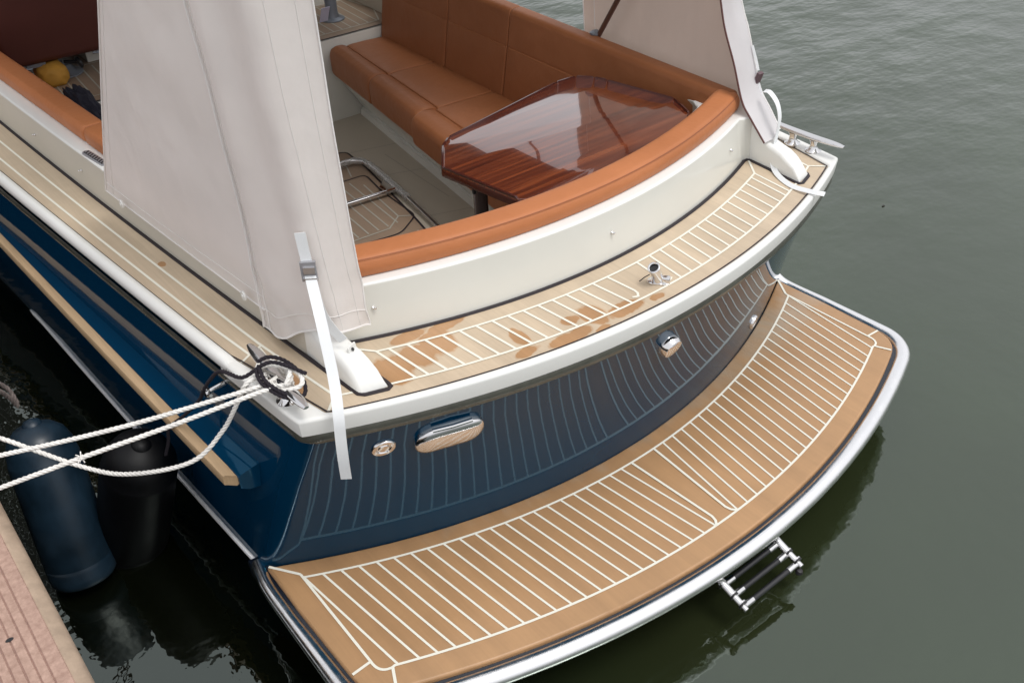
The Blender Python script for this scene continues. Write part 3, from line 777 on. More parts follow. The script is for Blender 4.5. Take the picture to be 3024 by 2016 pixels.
def back_cushion(y0, y1, s, label, group, thick=.055):
    def place(t, uw):
        u, w = uw
        top_in = (.752+.04*(t+.04) if t < .6 else .778+.035*(t-.6))
        return (s*(top_in+u), t, w)
    P = [(-.055, .44), (-.022, .640), (-.0185, .6435), (-.019, .650), (0.0, .772), (.012, .787), (thick, .789), (thick+.012, .777), (thick+.012, .737), (.03, .735), (.02, .70), (-.02, .44)]
    prof = round_profile(P, [.01, .004, .002, .004, .012, .010, .012, .008, .004, .004, .01, .004], 3)
    cx = .0
    v, f = sweep_fn(prof, place, lin(y0, y1, 14), end=.010, endseg=4)
    return tag(mesh_obj('back_cushion', v, f, LEATHER_SHADED, None, angle=60), label, 'cushion', group)
G2 = 'tan back cushions along the cockpit sides'
back_cushion(1.56, 1.020, 1, 'tan back cushion at the far forward end of the starboard bench', G2)
back_cushion(1.016, .592, 1, 'middle tan back cushion of the starboard bench', G2)
back_cushion(.588, -.545, 1, 'long tan back cushion beside the mahogany table', G2)
def port_cushion(y0, y1, label):
    def place(t, uw):
        u, w = uw
        out = .879+.061*(t-.48)
        return (-(out-u), t, w)
    P = [(0, .737), (-.001, .772), (.009, .788), (.065, .789), (.078, .776), (.10, .45), (.07, .44), (.04, .735)]
    prof = round_profile(P, [.006, .006, .008, .010, .012, .01, .01, .01], 4)
    v, f = sweep_fn(prof, place, lin(y0, y1, 14), end=.012, endseg=4)
    return tag(mesh_obj('back_cushion', v, f, LEATHER, None, angle=60), label, 'cushion', G2)
port_cushion(3.3, .632, 'long tan back cushion on the port coaming beside the vent grille')
port_cushion(.626, -.45, 'short tan back cushion disappearing behind the port canvas curtain')
# curved bolster across the stern
def bplace(x, uw):
    u, w = uw; k = .27; y = -.729+k*x*x; n = Vector((-2*k*x, 1)).normalized()
    return (x+n.x*u, y+n.y*u, w)
P = [(0, .737), (-.004, .762), (.008, .786), (.070, .790), (.086, .778), (.090, .64), (.120, .45), (.09, .45), (.05, .735)]
prof = round_profile(P, [.006, .02, .016, .012, .014, .02, .01, .01, .01], 4)
v, f = sweep_fn(prof, bplace, lin(-.775, .790, 60), end=.014, endseg=5)
mb = MB(); mb.add(v, f)
path = [bplace(x, (.0035, .7835)) for x in lin(-.76, .76, 60)]
v, f = tube_data(path, .0010, 6); mb.add(v, f, 1)
tag(mb.obj('stern_bolster', [LEATHER, SEAMD], None, angle=60), 'long curved tan bolster lying along the stern coaming', 'cushion')

# mahogany table -----------------------------------------------------------------
tb = thing('cockpit_table', 'glossy mahogany table with raised rim inside the curved bolster', 'table', (.35, -.2, ZS))
T0 = Vector((.35, -.2, ZS))
def loc(p): return (p[0]-T0.x, p[1]-T0.y, p[2]-T0.z)
tpoly = [(-.042, -.128), (-.089, -.162), (-.176, -.282), (-.132, -.572), (-.095, -.605), (.30, -.62), (.55, -.575), (.627, -.497), (.675, -.390), (.626, -.127), (.613, -.075), (.568, -.026), (.483, -.021)]
tpoly = ccw(tpoly)
v, f = prism(round_profile(tpoly, .012, 2), .727, .745, .003, 2); mesh_obj('tabletop', [loc(p) for p in v], f, [MAHOG], tb, angle=30)
v, f = prism(round_profile(offset_poly(tpoly, -.002), .014, 2), .720, .740, .003, 2); mesh_obj('table_edge', [loc(p) for p in v], f, [MAHDK], tb, angle=30)
ins = offset_poly(tpoly, .004)
def fid(a, b, cut=.0015):
    A = Vector((*a, 0)); B = Vector((*b, 0)); d = (B-A).normalized(); A += d*cut; B -= d*cut; n = d.cross(Vector((0, 0, 1)))*.0035
    rings = []; L_ = (B-A).length
    for t, h in ((0, .0), (.003/L_, .004), (.008/L_, .0055), (1-.008/L_, .0055), (1-.003/L_, .004), (1, 0)):
        p = A.lerp(B, t); z = .7448+h
        rings.append([loc((p.x+n.x, p.y+n.y, .744)), loc((p.x+n.x, p.y+n.y, z)), loc((p.x-n.x*.6, p.y-n.y*.6, z+.0008)), loc((p.x-n.x, p.y-n.y, .744))])
    v, f = loft(rings); mesh_obj('table_rim', v, f, MAHDK, tb, angle=30)
n = len(ins)
for i in range(n):
    a, b = ins[i], ins[(i+1) % n]
    if (Vector(a)-Vector(b)).length > .05: fid(a, b)
v, f = tube_data([loc((-.118, -.385, ZS)), loc((-.118, -.385, .722))], .021, 24); mesh_obj('table_leg', v, f, simple('dark_steel_leg', (.12, .10, .11), .25, metal=.8), tb)
v, f = lathe([(.085, 0), (.085, .006), (.04, .014), (.026, .03)], 28, loc((-.118, -.385, ZS+.001))); mesh_obj('leg_base', v, f, GREYP, tb)
v, f = lathe([(.001, 0), (.006, .002), (.007, .010), (.004, .022)], 12, loc((-.15, -.40, .700))); mesh_obj('table_latch', v, f, PLASTIC, tb)

# cockpit sole: inset teak panels --------------------------------------------------
mb = MB()
P1 = round_profile([(.318, 1.235), (.300, 1.020), (.205, .50), (.13, .16), (-.35, .22), (-.42, 1.18), (.22, 1.262)], .03, 4)
P1c = ccw(P1)
v, f = sheet(P1c, ZS+.004); mb.add(v, f, 0); v, f = ribbon(P1c, .009, ZS+.0052, True); mb.add(v, f, 2)
P2 = ccw(round_profile([(.262, .980), (.232, .800), (.222, .535), (.10, .455), (-.10, .49), (-.34, .52), (-.38, 1.02)], .035, 4))
v, f = ribbon(P2, .007, ZS+.0058, True); mb.add(v, f, 2)
P3 = [(-.3, .535), (-.10, .528), (.085, .515), (.165, .575), (.205, .90)]
rib(mb, P3, .0065, ZS+.0062); rib(mb, [(.165, .575), (.206, .545)], .0065, ZS+.0066)
for i in range(11):
    x = .135-.045*i; rib(mb, [(x, .53+abs(.085-x)*.03), (x+.032, .955)], .006, ZS+.006)
rib(mb, [(.16, 1.185), (.26, 1.155)], .006, ZS+.0062); rib(mb, [(.205, 1.0), (.262, 1.16)], .006, ZS+.0064)
for i in range(4): rib(mb, [(.10-.045*i, 1.03), (.11-.045*i, 1.17)], .006, ZS+.006)
rib(mb, [(.16, .43), (.14, .25)], .006, ZS+.0062)
mb.obj('sole_panel', [TEAKS, simple('greyed_caulk', (.42, .40, .34), .6), CAULKB], boat, smooth=False, recalc=False)
for pts in ([(.30, 1.255), (.60, 1.33)], [(.32, .75), (.52, .72)], [(.35, .95), (.545, 1.0)], [(.26, .45), (.46, .40)], [(.30, 1.62), (-.3, 1.62)]):
    pass
mb = MB()
for pts in ([(.32, 1.22), (.545, 1.16)], [(.31, .93), (.50, .86)], [(.42, .58), (.44, 1.1)], [(.27, .50), (.44, .44)]):
    v, f = ribbon(pts, .0028, ZS+.0008); mb.add(v, f)
mb.obj('sole_joint', simple('sole_seam', (.33, .30, .25), .6), boat, smooth=False, recalc=False)  # thin darker seams in the sole

# raised helm deck forward --------------------------------------------------------
ZH = .49
mb = MB()
v, f = prism([(-.86, 1.585), (.86, 1.565), (.95, 1.9), (.93, 3.6), (-.93, 3.6), (-.95, 1.9)], ZS, ZH, .004, 2); mb.add(v, f, 0)
mb.obj('helm_deck_moulding', CREAM, boat, angle=30)
mb = MB(); TP = [(-.80, 1.590), (.812, 1.572), (.905, 1.75), (.86, 3.2), (-.86, 3.2), (-.88, 1.75)]
v, f = sheet(ccw(TP), ZH+.003); mb.add(v, f, 0); v, f = ribbon(ccw(TP), .010, ZH+.0042, True); mb.add(v, f, 2)
rib(mb, [(-.76, 1.650), (.80, 1.632)], .0065, ZH+.0048); rib(mb, [(.80, 1.632), (.875, 1.80), (.85, 2.03)], .0065, ZH+.005)
rib(mb, [(-.50, 2.035), (.80, 2.01)], .0065, ZH+.005)
for i in range(34):
    x = .79-.047*i; rib(mb, [(x, 1.634+(.79-x)*.011), (x+.028, 2.012)], .006, ZH+.0044)
mb.obj('helm_deck', [TEAKS, simple('greyed_caulk_b', (.45, .43, .36), .6), CAULKB], boat, smooth=False, recalc=False)
mb = MB(); v, f = prism([(.915, 1.70), (1.0, 1.60), (1.04, 3.4), (.90, 3.4)], ZH, .80, .01, 2); mb.add(v, f); v, f = prism([(-.45, 2.06), (.84, 2.03), (.84, 2.5), (-.45, 2.5)], ZH, .86, .02, 3); mb.add(v, f)
mb.obj('console_moulding', CREAM, boat, angle=30)

# tubular frame on the cockpit sole
tf = thing('tube_frame', 'bright steel tube frame lying on the cockpit floor, partly in clear plastic wrap', 'frame', (.26, .9, ZS))
t0 = Vector((.26, .9, ZS))
def tl(l): return [Vector(p)-t0 for p in l]
main = catmull([(-.02, 1.03, .14), (.15, 1.075, .135), (.262, 1.085, .13), (.302, 1.04, .128), (.296, .93, .128), (.275, .73, .125), (.245, .52, .123), (.21, .30, .120), (.17, .10, .12)], 8)
v, f = tube_data(tl(main), .0115, 14); mesh_obj('frame_tube', v, f, STEEL, tf)
v, f = tube_data(tl([(-.25, .76, .13), (.02, .765, .128), (.272, .74, .126)]), .0105, 14); mesh_obj('frame_crossbar', v, f, STEEL, tf)
def wrapm():
    m, nt, b = new_mat('clear_plastic_wrap'); b.inputs['Base Color'].default_value = (.62, .62, .60, 1); b.inputs['Roughness'].default_value = .18
    b.inputs['Alpha'].default_value = .38; n = noise_tex(nt, 50, 4, .7); bump(nt, b, n.outputs[0], .9, .01); return m
seg = main[6:44]; F = frames(seg); random.seed(3)
v, f = tube_data(tl([p+Vector((noise.noise(p*30)*.004, noise.noise(p*30+Vector((5, 0, 0)))*.004, 0)) for p in seg]), [.0155+.004*noise.noise(p*45) for p in seg], 14); mesh_obj('plastic_wrap', v, f, wrapm(), tf)
v, f = prism([(.222, .80), (.285, .86), (.272, .75), (.225, .762)], .122, .128, .001, 1); mesh_obj('gusset', [Vector(p)-t0 for p in v], f, STEEL, tf)

# helm seat back seen top left
hs = thing('helm_seat', 'dark red leather helm seat backrest seen from behind with folded hinges below it', 'seat', (-.55, 2.0, ZH))
h0 = Vector((-.55, 2.0, ZH))
def hl(v): return [Vector(p)-h0 for p in v]
P = [(-.790, .585), (-.335, .575), (-.27, .90), (-.30, 1.12), (-.84, 1.12), (-.86, .80)]
prof = round_profile(P, .03, 4)
v, f = sweep_fn(prof, lambda t, uw: (uw[0], t+(uw[1]-.6)*-.10, uw[1]), lin(1.90, 2.00, 4), end=.03, endseg=4); mesh_obj('seat_backrest', hl(v), f, DKRED, hs, angle=60)
P = round_profile([(-.80, .62), (-.32, .62), (-.32, .74), (-.80, .74)], .03, 4)
v, f = sweep_fn(P, lambda t, uw: (uw[0], t, uw[1]), lin(2.03, 2.45, 4), end=.03); mesh_obj('seat_pad', hl(v), f, DKRED, hs, angle=60)
for x in (-.69, -.40):
    mb = MB(); v, f = box((x, 1.925, .578), (.075, .012, .014)); mb.add(v, f); v, f = tube_data([(x-.055, 1.92, .575), (x-.02, 1.915, .570)], .005, 8); mb.add(v, f)
    o = mb.obj('hinge', [GREYM], hs); 
    for q in o.data.vertices: q.co -= h0
mb = MB(); v, f = tube_data([(-.60, 2.07, .62), (-.585, 2.04, ZH+.01)], [.034, .028], 18); mb.add(v, f); v, f = lathe([(.075, 0), (.075, .006), (.05, .014), (.03, .04)], 26, (-.572, 1.99, ZH+.005)); mb.add(v, f)
mesh_obj('seat_post', hl(mb.v), mb.f, GREYM, hs)
mb = MB(); v, f = lathe([(.001, -.008), (.022, -.008), (.026, 0), (.022, .008), (.001, .008)], 18, (-.510, 1.965, .535), Matrix.Rotation(1.2, 3, 'Y')); mb.add(v, f)
v, f = tube_data([(-.565, 1.99, .545), (-.512, 1.966, .536)], .007, 10); mb.add(v, f); mesh_obj('adjuster_knob', hl(mb.v), mb.f, PLASTIC, hs)
mb = MB(); v, f = box((-.31, 2.05, .56), (.10, .05, .09)); mb.add(v, f); o = mb.obj('seat_bracket', [simple('oxblood_trim', (.05, .012, .016), .4)], hs)
for q in o.data.vertices: q.co -= h0
mb = MB()
for zz in (.575, .552): v, f = tube_data([(-.352, 2.0, zz), (-.27, 1.995, zz+.006)], .006, 10); mb.add(v, f)
mesh_obj('chrome_bar', hl(mb.v), mb.f, STEELR, hs)

# yellow bag
def blob(name, c, s, mat, label, cat, amp=.15, seed=0, sub=4, f_=2.2):
    bm = bmesh.new(); bmesh.ops.create_icosphere(bm, subdivisions=sub, radius=1)
    for q in bm.verts:
        p = q.co.copy(); cube = Vector([math.copysign(abs(a)**.6, a) for a in p]); p = p.lerp(cube, .6)
        p *= 1+amp*noise.noise(p*f_+Vector((seed, 0, 0)))+amp*.4*noise.noise(p*6+Vector((0, seed, 0)))
        q.co = Vector((p.x*s[0], p.y*s[1], p.z*s[2]))
    me = bpy.data.meshes.new(name); bm.to_mesh(me); bm.free(); me.materials.append(mat); me.shade_smooth()
    o = bpy.data.objects.new(name, me); COL.objects.link(o); o.location = c; return tag(o, label, cat)
blob('yellow_bag', (-.640, 1.93, .528), (.060, .085, .050), YELLOW, 'mustard yellow cloth bag standing behind the port cushion', 'bag', .12, 3)
o = blob('dark_jacket', (-.705, 1.24, .575), (.05, .27, .06), CLOTHB, 'crumpled black jacket lying inside beside the long port cushion', 'jacket', .35, 8, 5, 3.0)
o.rotation_euler = (0, 0, math.radians(-4))
# grey pedestal right of the port curtain
pd = thing('second_pedestal', 'grey seat pedestal with round base and white tag on the teak helm deck', 'pedestal', (.645, 1.80, ZH+.004))
v, f = lathe([(.058, 0), (.058, .005), (.05, .009), (.034, .013), (.028, .04), (.03, .20), (.034, .42)], 30); mesh_obj('pedestal_post', v, f, GREYM, pd)
v, f = box((-.068, -.055, .05), (.045, .002, .085), Matrix.Rotation(.5, 3, 'X')); mesh_obj('paper_tag', v, f, simple('paper', (.55, .55, .7), .6), pd)

# ------------------------------------------------------------------ canvas
def surf(cols, nu, nv, fold=None):
    """cols: list of polylines (bottom->top) -> smooth grid"""
    C_ = [catmull(c, 6) for c in cols]
    def samp(poly, t):
        x = t*(len(poly)-1); i = min(int(x), len(poly)-2); return poly[i].lerp(poly[i+1], x-i)
    G = []
    for j in range(nv+1):
        t = j/nv; row = catmull([samp(c, t) for c in C_], nu); G.append(row)
    nC = len(G[0]); V = [p for r in G for p in r]
    if fold:
        V = [fold(p, (i % nC)/(nC-1), (i//nC)/nv) for i, p in enumerate(V)]
    F_ = [(j*nC+i, j*nC+i+1, (j+1)*nC+i+1, (j+1)*nC+i) for j in range(nv) for i in range(nC-1)]
    return V, F_, nC
def up(b, t, n=3, bow=(0, 0, 0)):
    b = Vector(b); t = Vector(t); return [b.lerp(t, i/n)+Vector(bow)*math.sin(PI*i/n) for i in range(n+1)]
pc = thing('canvas_curtain', 'large pale canvas curtain with white strap hanging in front, snapped to the port coaming', 'curtain', (-.85, -.2, .66), 'canvas side curtains')
p0 = Vector((-.85, -.2, .66))
def wr(p, u, t):
    d = .006*noise.noise(p*4)+.0035*noise.noise(p*9+Vector((3, 1, 0)))
    e = math.sin(min(1, u*3)*PI/2)
    q = p.copy(); q.x -= abs(d)*e*(.2+.8*min(1, t*5))+.008*math.sin(PI*u)*math.sin(PI*t*.9)+(.016*(abs(noise.noise(Vector((p.y*3.2+p.z*2.6, p.z*2.2-p.y*2.8, 1.5))))-.25)+.006*abs(noise.noise(Vector((p.y*9-p.z*5, p.z*6+p.y*4, 4.5)))))*min(1, t*4)*math.sin(PI*u); return q
colA = [(-.931, .371, .688), (-.920, .20, .98), (-.905, .002, 1.317), (-.892, -.16, 1.62)]
colM1 = [(-.910, .12, .682), (-.906, .02, .98), (-.892, -.12, 1.317), (-.88, -.24, 1.62)]
colM2 = [(-.886, -.15, .676), (-.888, -.19, .98), (-.874, -.27, 1.35), (-.865, -.33, 1.62)]
colS = [(-.856, -.485, .668), (-.850, -.505, .92), (-.846, -.482, 1.18), (-.844, -.450, 1.40), (-.843, -.435, 1.62)]
V, F_, nC = surf([colA, colM1, colM2, colS], 16, 70, wr)
mesh_obj('side_panel', [p-p0 for p in V], F_, CANVAS, pc, angle=180, recalc=False)
# wrap round the aft corner
colS2 = [(-.853, -.455, .606), (-.856, -.472, .92), (-.854, -.448, 1.18), (-.853, -.415, 1.40), (-.852, -.40, 1.62)]
colK0 = [(-.852, -.56, .632), (-.862, -.55, .92), (-.864, -.53, 1.2), (-.862, -.505, 1.42), (-.861, -.49, 1.62)]
colK = [(-.836, -.668, .690), (-.842, -.64, .92), (-.848, -.61, 1.2), (-.848, -.59, 1.42), (-.848, -.58, 1.62)]
colK2 = [(-.79, -.725, .702), (-.800, -.70, .92), (-.812, -.68, 1.2), (-.815, -.665, 1.42), (-.815, -.66, 1.62)]
colR = [(-.690, -.700, .663), (-.705, -.705, .92), (-.712, -.704, 1.2), (-.713, -.702, 1.43), (-.713, -.70, 1.62)]
def wr2(p, u, t):
    q = p.copy(); d = .019*math.sin(u*8.5+t*1.1+.4)*math.sin(PI*min(1, u*1.15))*(.35+.75*t)+.005*noise.noise(p*6)
    low = max(0, 1-t*4.5); d += low*.016*noise.noise(Vector((p.x*16, p.y*16, p.z*16)))
    q.x -= d*.8; q.y -= d*.7; return q
V2, F2, nC2 = surf([colS2, colK0, colK, colK2, colR], 10, 60, wr2)
mesh_obj('corner_flap', [p-p0 for p in V2], F2, CANVAS, pc, angle=180, recalc=False)
def seam_from(V, nC, rows, col, r, off=(-.002, -.001, 0), name='stitched_seam', par=pc, org=p0, mat=None, j0=0):
    pts = [V[j*nC+col]+Vector(off)-org for j in range(j0, rows+1)]
    v, f = tube_data(pts, r, 6); return mesh_obj(name, v, f, mat or CANVASD, par)
seam_from(V, nC, 70, 0, .0024); seam_from(V, nC, 70, 3, .0007, (-.0008, 0, 0))
def band(VV, n_, rows, c0_, c1_, off, name='seam_tape'):
    a = [VV[j*n_+c0_]+Vector(off)-p0 for j in range(rows+1)]; b = [VV[j*n_+c1_]+Vector(off)-p0 for j in range(rows+1)]
    a2 = [VV[j*n_+c0_]-p0 for j in range(rows+1)]; b2 = [VV[j*n_+c1_]-p0 for j in range(rows+1)]
    m_ = rows+1; vv = a2+a+b+b2; ff = [(k*m_+j, k*m_+j+1, (k+1)*m_+j+1, (k+1)*m_+j) for k in range(3) for j in range(rows)]
    return mesh_obj(name, vv, ff, CANVASD, pc, angle=50, recalc=False)
band(V2, nC2, 60, 0, 1, (-.0045, -.0015, 0)); seam_from(V2, nC2, 60, 0, .0022, (-.0045, -.0015, 0)); band(V2, nC2, 60, 3, 4, (-.0012, -.0008, 0))
seam_from(V2, nC2, 60, nC2-1, .0022); seam_from(V2, nC2, 60, nC2-4, .0006, (-.0006, -.0008, 0)); seam_from(V2, nC2, 60, nC2-9, .0006, (-.0006, -.0008, 0))
for (VV, n_, r_) in ((V, nC, .0022), (V2, nC2, .0026)):
    v, f = tube_data([VV[i]+Vector((-.001, -.001, 0))-p0 for i in range(n_)], r_, 6); mesh_obj('bottom_hem', v, f, CANVASD, pc)
    v, f = tube_data([VV[3*n_+i]+Vector((-.002, -.0015, 0))-p0 for i in range(n_)], .0009, 6); mesh_obj('hem_stitch', v, f, CANVASD, pc)
for p_ in ((-.921, .23, .702), (-.864, -.42, .689)):
    M = Matrix.Rotation(-PI/2, 3, 'Y')
    v, f = lathe([(.012, 0), (.0135, .003), (.0115, .006), (.006, .0055), (.0055, .003), (.004, .0075), (.001, .008)], 18, Vector(p_)+Vector((-.012, -.003, 0))-p0, M); mesh_obj('snap_button', v, f, GEL, pc)
v, f = prism(rrect(.030, .018, .004, 3), 0, .003, .001, 1)
M = Matrix.Rotation(math.radians(25), 3, 'Z') @ Matrix.Rotation(math.radians(80), 3, 'X')
v = [M @ Vector(p)+Vector((-.775, -.752, .664))-p0 for p in v]
hw = mesh_obj('latch_tab', v, f, GEL, pc)
v, f = lathe([(.0035, 0), (.0035, .004), (.002, .006)], 10, Vector((-.775, -.756, .664))-p0, Matrix.Rotation(PI/2, 3, 'X')); mesh_obj('latch_pin', v, f, PLASTIC, pc)

sc_ = thing('canvas_curtain', 'pinkish inner side of the starboard canvas curtain rising beside the long back cushion', 'curtain', (.87, 0, .7), 'canvas side curtains')
s0 = Vector((.87, 0, .7))
cA = [(.893, .275, .700), (.89, .293, .95), (.885, .31, 1.25), (.88, .33, 1.70)]
cB = [(.872, -.05, .700), (.875, -.03, .95), (.874, 0, 1.25), (.87, .03, 1.70)]
cC = [(.853, -.40, .690), (.858, -.34, .95), (.858, -.27, 1.25), (.855, -.2, 1.70)]
cD = [(.838, -.690, .690), (.842, -.640, .742), (.843, -.595, .79), (.843, -.560, .865), (.842, -.520, .965), (.84, -.482, 1.046), (.84, -.40, 1.27), (.84, -.30, 1.62)]
cE = [(.748, -.704, .675), (.748, -.638, .738), (.75, -.597, .781), (.755, -.547, .884), (.76, -.495, .976), (.765, -.462, 1.059), (.77, -.39, 1.28), (.77, -.30, 1.62)]
V, F_, nC = surf([cA, cB, cC, cD], 10, 44, lambda p, u, t: p+Vector((.006*noise.noise(p*4)+.012*math.sin(PI*u)*math.sin(PI*t), 0, 0)))
mesh_obj('side_panel', [p-s0 for p in V], F_, CANVASI, sc_, angle=180, recalc=False)
seam_from(V, nC, 44, 0, .0026, (0, 0, 0), par=sc_, org=s0); seam_from(V, nC, 44, 2, .0012, (-.002, 0, 0), par=sc_, org=s0)
V3, F3, nC3 = surf([cD, [((a[0]+b[0])/2, (a[1]+b[1])/2-.010, (a[2]+b[2])/2) for a, b in zip(cD, cE)], cE], 6, 44)
mesh_obj('corner_flap', [p-s0 for p in V3], F3, CANVASW, sc_, angle=180, recalc=False)
seam_from(V3, nC3, 44, nC3-1, .0030, (0, 0, 0), par=sc_, org=s0, mat=PIPE)
seam_from(V3, nC3, 44, 0, .0026, (0, 0, 0), par=sc_, org=s0)
M = Matrix.Rotation(PI/2, 3, 'Y')

# canopy over the forward cockpit, out of frame: shades the seats and shows in the table
bt = thing('canopy', 'pale canvas canopy stretched over the cockpit on steel bows', 'canopy', (0, .9, 1.6))
b0 = Vector((0, .9, 1.6))
ce = [(.08, 1.80), (.6, 1.77), (1.2, 1.62), (1.9, 1.45), (2.9, 1.38)]
V, F_, nC = surf([[(-.90, y, z-.02) for y, z in ce], [(-.5, y, z+.09) for y, z in ce], [(0, y, z+.13) for y, z in ce], [(.5, y, z+.09) for y, z in ce], [(.90, y, z) for y, z in ce]], 6, 24)
mesh_obj('canopy_cloth', [p-b0 for p in V], F_, CANOPYM, bt, angle=180, recalc=False)
for y, z in ((-.38, 1.72), (.09, 1.77), (1.2, 1.60), (2.8, 1.37)):
    v, f = tube_data([Vector(p)-b0 for p in catmull([(-.90, y, z-.03), (-.5, y, z+.07), (0, y, z+.11), (.5, y, z+.07), (.90, y, z-.01)], 8)], .011, 10); mesh_obj('canopy_bow', v, f, STEEL, bt)
for nm, pl in (('front_light_block', [(-.95, 2.95, .7), (.95, 2.95, .7), (.92, 2.9, 1.42), (-.92, 2.9, 1.42)]), ('side_light_block', [(-.97, 2.05, .72), (-.98, 2.95, .72), (-.92, 2.9, 1.42), (-.91, 2.05, 1.44)])):  # unseen panels added to darken the cockpit
    mesh_obj(nm, [Vector(p)-b0 for p in pl], [(0, 1, 2, 3)], CANOPYM, bt, smooth=False)
put_tie = catmull([(.88, .72, 1.72), (.885, .695, 1.57), (.88, .72, 1.47), (.885, .75, 1.39), (.88, .78, 1.32)], 6)
v, f = tube_data([Vector(p)-b0 for p in put_tie], .010, 8); mesh_obj('tie_strap', v, f, PIPE, bt)
v, f = tube_data([Vector(p)-b0 for p in [(.822, .138, .775), (.842, -.10, 1.18), (.86, -.37, 1.69)]], .0095, 12); mesh_obj('canopy_strut', v, f, simple('bronze_tube', (.16, .09, .07), .3, metal=.6), bt)
mb = MB(); v, f = tube_data([Vector(p)-b0 for p in [(.820, .150, .745), (.823, .135, .800)]], .014, 12); mb.add(v, f); v, f = lathe([(.022, 0), (.022, .006), (.012, .012)], 16, Vector((.822, .146, .790))-b0); mb.add(v, f); mb.obj('strut_foot', GREYM, bt)
for s in (-1, 1):
    v, f = tube_data([Vector((s*.90, 2.8, 1.36))-b0, Vector((s*1.0, 2.7, .73))-b0], .011, 10); mesh_obj('canopy_leg', v, f, STEEL, bt)

# ------------------------------------------------------------------ webbing straps
def strap_data(path, w, wdir, th=.0016, n=8):
    P = catmull(path, n); rings = []
    for i, p in enumerate(P):
        t = (P[min(i+1, len(P)-1)]-P[max(i-1, 0)]).normalized(); wd = Vector(wdir(i/(len(P)-1))) if callable(wdir) else Vector(wdir)
        wd = (wd-t*wd.dot(t)).normalized()*w/2; nn = t.cross(wd).normalized()*th/2
        rings.append([p+wd+nn, p-wd+nn, p-wd-nn, p+wd-nn])
    return rings
st = thing('webbing_strap', 'white webbing strap with grey buckle hanging down over the stern edge', 'strap', (-.86, -.76, .95), 'white webbing straps')
q0 = Vector((-.86, -.76, .95))
WD = (.82, -.57, .0)
def put(name, rings, mat, par, org): v, f = loft(rings); return mesh_obj(name, [Vector(p)-org for p in v], f, mat, par, angle=30)
put('strap_tail', strap_data([(-.826, -.700, .966), (-.8255, -.703, .925), (-.825, -.707, .890)], .024, WD), WEB, st, q0)
put('strap_end', strap_data([(-.826, -.713, .868), (-.832, -.730, .845), (-.854, -.79, .786), (-.881, -.86, .692), (-.905, -.905, .633), (-.914, -.915, .580), (-.918, -.917, .52), (-.917, -.912, .455)], .0245, WD), WEB, st, q0)
put('strap_loop', strap_data([(-.824, -.711, .858), (-.824, -.716, .833), (-.820, -.724, .77), (-.806, -.735, .723), (-.79, -.748, .690)], .023, (.75, -.6, .2)), WEB, st, q0)
bk = MB(); Rm = Matrix.Rotation(math.radians(-35), 3, 'Z')
v, f = box((-.826, -.711, .875), (.034, .009, .048), Rm); bk.add(v, f, 0); v, f = box((-.828, -.717, .880), (.025, .006, .016), Rm); bk.add(v, f, 1)
v, f = box((-.828, -.716, .858), (.031, .008, .006), Rm); bk.add(v, f, 1)
bkv = [Vector(p)-q0 for p in bk.v]; mesh_obj('buckle', bkv, bk.f, [GREYP, STEELR], st, midx=bk.m)
st2 = thing('webbing_strap', 'white webbing strap looping from the starboard curtain over the starboard fairing', 'strap', (.82, -.62, .8), 'white webbing straps')
q1 = Vector((.82, -.62, .8))
put('strap_loop', strap_data([(.812, -.632, .806), (.810, -.655, .808), (.805, -.690, .785), (.80, -.710, .744), (.790, -.715, .690), (.775, -.722, .640), (.757, -.741, .610), (.727, -.789, .602), (.704, -.859, .602), (.705, -.93, .610), (.716, -.965, .612)], .016, lambda t: (.95, .1, .3+.2*t)), WEB, st2, q1)
put('strap_end', strap_data([(.835, -.555, .860), (.835, -.60, .78), (.828, -.645, .70), (.812, -.67, .668)], .014, (.6, -.8, 0)), WEB, st2, q1)
v, f = box(Vector((.834, -.585, .825))-q1, (.020, .012, .046), Matrix.Rotation(.3, 3, 'X')); mesh_obj('buckle', v, f, simple('dark_buckle', (.12, .07, .08), .4), st2)
put('strap_tail', strap_data([(.838, -.545, .92), (.839, -.565, .88), (.837, -.58, .85)], .008, (.6, -.8, 0)), WEB, st2, q1)

# ------------------------------------------------------------------ mooring lines
def rope(path, r, mat, label, group=None, n=10, cat='rope', name='mooring_rope', extra=None):
    P = catmull(path, n); v, f = rope_data(P, r); mb = MB(); mb.add(v, f)
    for e in (extra or []): v, f = rope_data(catmull(e, n), r); mb.add(v, f)
    o = mb.obj(name, mat, None, angle=80, recalc=False); return tag(o, label, cat, group)
cz = .648
coil = []
for k in range(26):    # turns round the two cleat posts
    a = 2*PI*k/12; coil.append((-.948+(.030+.004*math.sin(k))*math.cos(a), -.700+.062*math.sin(a), .618+.0018*k))
fig8 = [(-.975, -.745, .645), (-.955, -.775, .650), (-.925, -.785, .655), (-.915, -.760, .668), (-.935, -.715, .672), (-.962, -.675, .662), (-.972, -.655, .645), (-.955, -.640, .635), (-.930, -.655, .640), (-.918, -.70, .660), (-.928, -.745, .672), (-.955, -.77, .66)]
rope([(-.930, -.700, .640), (-.960, -.722, .650), (-1.0, -.722, .650), (-1.11, -.667, .628), (-1.245, -.596, .600), (-1.38, -.515, .573), (-1.506, -.436, .55), (-1.64, -.345, .52)], .0056, ROPEW, 'taut white rope, upper of the two running from the cleat to the dock', 'white mooring ropes', extra=[coil])
rope([(-.93, -.740, .636), (-.972, -.752, .645), (-1.004, -.742, .650), (-1.18, -.670, .61), (-1.369, -.59, .57), (-1.535, -.504, .52), (-1.66, -.45, .49)], .0056, ROPEW, 'taut white rope with frayed knot, lower of the two from cleat to dock', 'white mooring ropes', extra=[fig8])
